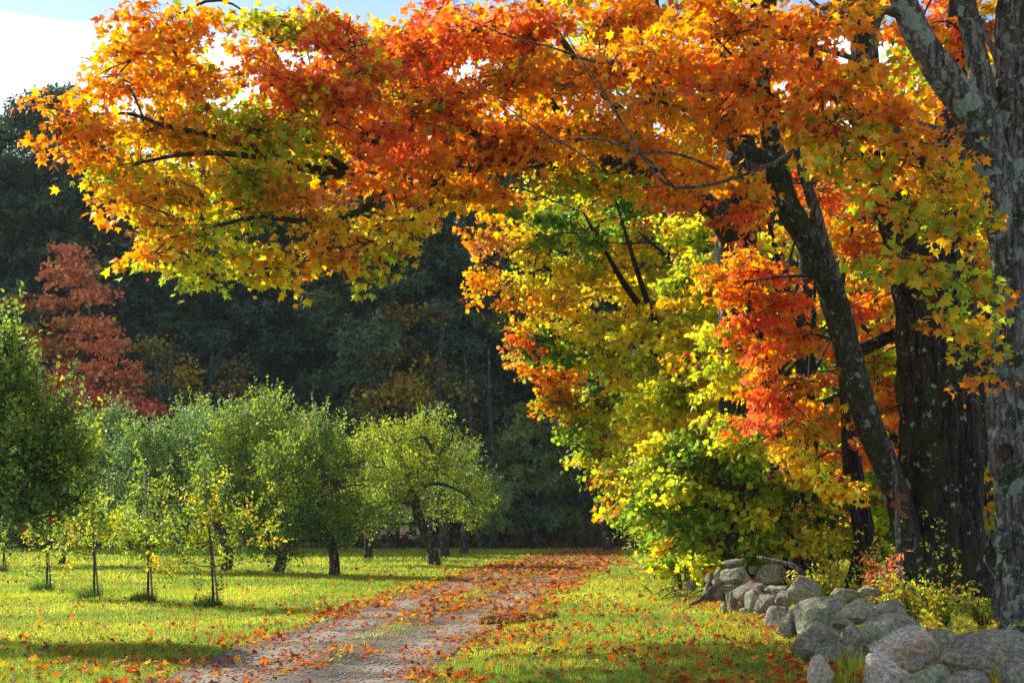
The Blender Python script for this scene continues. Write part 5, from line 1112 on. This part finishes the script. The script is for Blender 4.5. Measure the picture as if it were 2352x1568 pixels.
# ------------------------------------------------------------------ plants and dead wood along the wall
def plant(name, base, label, cat, stems, tpl, size, pal, per, spread=.05, mat=M_APPLE, stemmat=B_TWIG, r=.006, group=None, hang=.5, parts=0):
    """stems: list of 3-D polylines; leaves sit along them"""
    e = empty(name, base, label, cat, group); tb = Tubes(); Ps = []; Ts = []; Ns = []
    for st in stems:
        Q, R = smooth_path(st, np.linspace(r, r*.4, len(st)), .08); tb.add(Q, R, 5)
        k = rng.integers(len(Q)//4, len(Q), per); d = unit(np.gradient(Q, axis=0))[k]
        Ps.append(Q[k]+rng.normal(size=(per, 3))*spread); sd_ = rng.normal(size=(per, 3)); Ts.append(unit(sd_*.8+d*.4+np.array([0, 0, -hang]))); Ns.append(unit(rng.normal(size=(per, 3))*.6+np.array([0, -.2, .6])))
    P, T, N = np.concatenate(Ps), np.concatenate(Ts), np.concatenate(Ns); n = len(P)
    C = jitter(np.array([PAL[c] for c in pal])[rng.integers(0, len(pal), n)], .2)
    put("stem", tb.mesh("stem"), stemmat, e)
    put("foliage", leaf_mesh("foliage", tpl, P, N, T, size*rng.uniform(.7, 1.25, n), C, rng.uniform(.3, 1.8, n)), mat, e, 'stuff')
    return e
def fan(b0, n, h, sp, droop=.3):
    out = []
    for q in range(n):
        a = rng.uniform(0, 6.28); l = sp*rng.uniform(.3, 1); hh = h*rng.uniform(.55, 1)
        e = np.array(b0)+np.array([math.cos(a)*l, math.sin(a)*l, hh]); m = np.array(b0)+np.array([math.cos(a)*l*.4, math.sin(a)*l*.4, hh*.75])
        out.append([np.array(b0)+np.array([math.cos(a)*.05*sp, math.sin(a)*.05*sp, 0]), m, e-np.array([0, 0, droop*hh*.2])])
    return out
def GP(px, d, z=0.0): return (gx(px, d), d, z)
plant("bush", GP(2110, 22.3), "yellow leaved bush between the big dark trunk and the boulders", "bush", fan(GP(2080, 22.5), 30, .95, .75)+fan(GP(2150, 22), 26, .75, .6), POINTED, .075, 'GAGgB', 22, .06)  # leaf mix darkened: the bush's shade is put into its colour
plant("bush", GP(2030, 23.5), "small yellow green bush over the flat grey stones", "bush", fan(GP(2020, 23.5), 16, .55, .5), POINTED, .07, 'GgB', 20, .06)
plant("bush", GP(2250, 21.6), "dull green weeds at the foot of the grey trunk", "bush", fan(GP(2240, 21.6), 26, .55, .5), NARROW, .10, 'GgBG', 18, .05)
plant("bush", GP(1850, 28.5), "pale yellow bramble behind the pointed wall stone", "bush", fan(GP(1830, 28.3), 22, .75, .9)+fan(GP(1900, 28.2), 18, .7, .8), POINTED, .075, 'YGYc', 26, .08)
plant("bush", GP(1900, 29.4), "yellow leaved shrub beside the slim dark trunk", "bush", fan(GP(1900, 29.4), 18, 1.9, .8, .8), POINTED, .10, 'YAYG', 18, .07)
plant("bush", GP(1990, 29), "amber shrub between the slim trunk and the fused trunk", "bush", fan(GP(1985, 29), 14, 1.7, .6, .8), POINTED, .10, 'AYG', 16, .07)
plant("sumac_plant", GP(2000, 24.4), "scarlet leaved seedling in front of the slim dark trunk", "plant", fan(GP(2000, 24.4), 8, 1.2, .35), NARROW, .13, '68', 18, .05, r=.007)
plant("sumac_plant", GP(2030, 24.2), "taller scarlet seedling left of the thin grey sapling", "plant", fan(GP(2030, 24.2), 8, 1.28, .32), NARROW, .13, '66', 20, .05, r=.007)
plant("vine", GP(2120, 26), "twining vine with small yellow leaves climbing before the dark trunk", "vine",
  [pxpath(q) for q in ([(2062, 1320, 26.4), (2075, 1180, 26.2), (2110, 1160, 26), (2140, 1200, 26), (2165, 1260, 26), (2180, 1330, 26)], [(2110, 1160, 26), (2150, 1190, 25.8), (2190, 1260, 25.8), (2205, 1340, 25.8)], [(2080, 1230, 26.2), (2130, 1250, 26), (2160, 1300, 26), (2170, 1360, 26)], [(2190, 1270, 25.8), (2200, 1310, 25.6), (2180, 1360, 25.4)])], POINTED, .075, 'YGcY', 26, .035)
# ash-like shrub with narrow drooping leaflets by the lane
def drooping(px, d, n, h, sp, label, pal):
    st = []
    for q in range(n):
        a = rng.uniform(1.6, 5.2); l = sp*rng.uniform(.3, 1); hh = h*rng.uniform(.25, 1); b0 = np.array(GP(px, d))
        st.append([b0, b0+[math.cos(a)*l*.35, math.sin(a)*l*.35, hh*.8], b0+[math.cos(a)*l*.75, math.sin(a)*l*.75, hh], b0+[math.cos(a)*l*1.15, math.sin(a)*l*1.15, hh*.86]])
    plant("shrub", GP(px, d), label, "shrub", st, NARROW, .14, pal, 44, .07, hang=.8)
drooping(1590, 36, 46, 4.2, 1.8, "tall drooping shrub with narrow yellow green leaflets at the lane's right side", 'GcYa')
drooping(1560, 34, 30, 2.2, 1.3, "lower drooping shrub with narrow green leaflets nearest the lane", 'cGa')
drooping(1500, 41, 34, 5.2, 1.6, "feathery olive shrub farther back along the lane", 'Gac')
# thin grey dead sapling with wilted leaves
e = empty("sapling", GP(2062, 26.2), "thin grey leafless sapling standing before the fused trunk", "sapling")
tb = Tubes(); Q, R = smooth_path([np.array(GP(2062, 26.2, -.05))]+pxpath([(2063, 1250, 26.2), (2061, 1150, 26.2), (2056, 1080, 26.3), (2040, 1020, 26.5)]), [.055, .05, .045, .03, .01], .1); tb.add(Q, R, 10, True, rough_bark(.06, 5))
put("stem", tb.mesh("stem"), B_GREY, e)
for q in range(9):
    me = part_leaf(np.array([.28, .09, .06]), M_MAPLE); o = bpy.data.objects.new("leaf", me); COL.objects.link(o); o.parent = e
    p = at(2056+rng.normal()*14, 1140+rng.normal()*18, 26)-np.array(e.location); X_, Y_, Z_ = leaf_frames(unit(rng.normal(size=(1, 3))+[0, -1, .2]), np.array([[.2, 0, -1.0]])+rng.normal(size=(1, 3))*.3)
    o.matrix_local = Matrix.Translation(Vector(p)) @ Matrix(np.column_stack([X_[0], Y_[0], Z_[0]]).tolist()).to_4x4() @ Matrix.Diagonal((.17, .17, .17, 1))
def stick(name, pts, R, label, cat="branch", mat=B_DEAD, group=None, seg=8):
    P = [np.array(p, float) for p in pts]; c = P[0]; tb = Tubes(); Q, RR2 = smooth_path(P, R, .1); tb.add(Q-c, RR2, seg, True, rough_bark(.1, 5))
    return tag(link(name, tb.mesh(name), mat, None, tuple(c)), label, cat, group)
stick("fallen_branch", pxpath([(1848, 1322, 26.3), (1825, 1300, 26.4), (1790, 1290, 26.6), (1740, 1279, 26.9)]), [.055, .05, .045, .03], "curved dead branch arching over the wall behind the pointed stone")
stick("fallen_branch", pxpath([(1585, 1388, 28.2), (1610, 1376, 28), (1636, 1350, 28)]), [.03, .045, .05], "stout dead stick leaning on the end of the wall")
stick("fallen_branch", pxpath([(1720, 1368, 25.6), (1760, 1352, 25.7), (1800, 1345, 25.9), (1812, 1362, 25.6)]), [.014, .012, .012, .008], "pale thin twig lying across the wall stones", seg=5)
for q in range(16):
    b0 = gnd(1555+rng.normal()*36, 1372+rng.normal()*10); a = rng.uniform(0, 6.28); L = rng.uniform(.25, .8)
    stick("twig", [b0+[0, 0, .03], b0+[math.cos(a)*L*.5, math.sin(a)*L*.5, .10+rng.random()*.12], b0+[math.cos(a)*L, math.sin(a)*L, .05+rng.random()*.25]], [.010, .008, .004], "thin dead twig in the brush pile at the end of the wall", "twig", B_TWIG, "twigs of the brush pile", 5)
for q in range(14):
    px, py = [(1500, 1352), (1580, 1352), (1640, 1330), (1600, 1330), (1660, 1452), (1700, 1470), (1620, 1440), (1560, 1500), (1180, 1545), (1780, 1500), (1850, 1480), (1480, 1400), (1690, 1420), (1740, 1470)][q]
    g = gnd(px, py); tuft(g[0], g[1], .28, 220, .22, "taller green grass clump near the foot of the stone wall", "grass clumps before the wall", 'abca')
for (X0, Y0) in [(1790, 800), (1200, 830), (1060, 940), (1660, 700), (2180, 900), (1150, 800)]:
    px, py = Rg(X0, Y0); d = 5227/(41.9+.34*min(980, Y0+60)); tuft(gx(px, d), d, .15, 120, .45, "tall grass blades growing up between the boulders", "grass between the boulders", 'abcG')
n = 900     # weeds and leaves on the bank behind the wall
x = rng.uniform(5, 11, n); y = rng.uniform(17, 33, n); k = x > wall_x(y)+1.2; x, y = x[k], y[k]; n = len(x)
tag(link("weeds", leaf_mesh("weeds", POINTED, np.stack([x, y, .08+.25*rng.random(n)], -1), unit(rng.normal(size=(n, 3))*.6+[0, 0, .7]), unit(rng.normal(size=(n, 3))), rng.uniform(.06, .12, n), jitter(np.array([PAL[c] for c in 'gGYBa'])[rng.integers(0, 5, n)], .2)), M_APPLE), kind='stuff')

# ------------------------------------------------------------------ air
V = np.array([(x, y, z) for x in (-301, 301) for y in (-61, 421) for z in (-1.5, 48)], float)
F = np.array([(0, 1, 3, 2), (4, 6, 7, 5), (0, 4, 5, 1), (2, 3, 7, 6), (0, 2, 6, 4), (1, 5, 7, 3)])
mh, nt, out = new_mat("thin_haze"); pv = nt.nodes.new("ShaderNodeVolumePrincipled"); pv.inputs['Density'].default_value = .00017; pv.inputs['Color'].default_value = (.86, .92, 1, 1)
nt.links.new(pv.outputs[0], out.inputs['Volume'])
tag(link("haze", raw_mesh("haze", V, F), mh), kind='stuff')
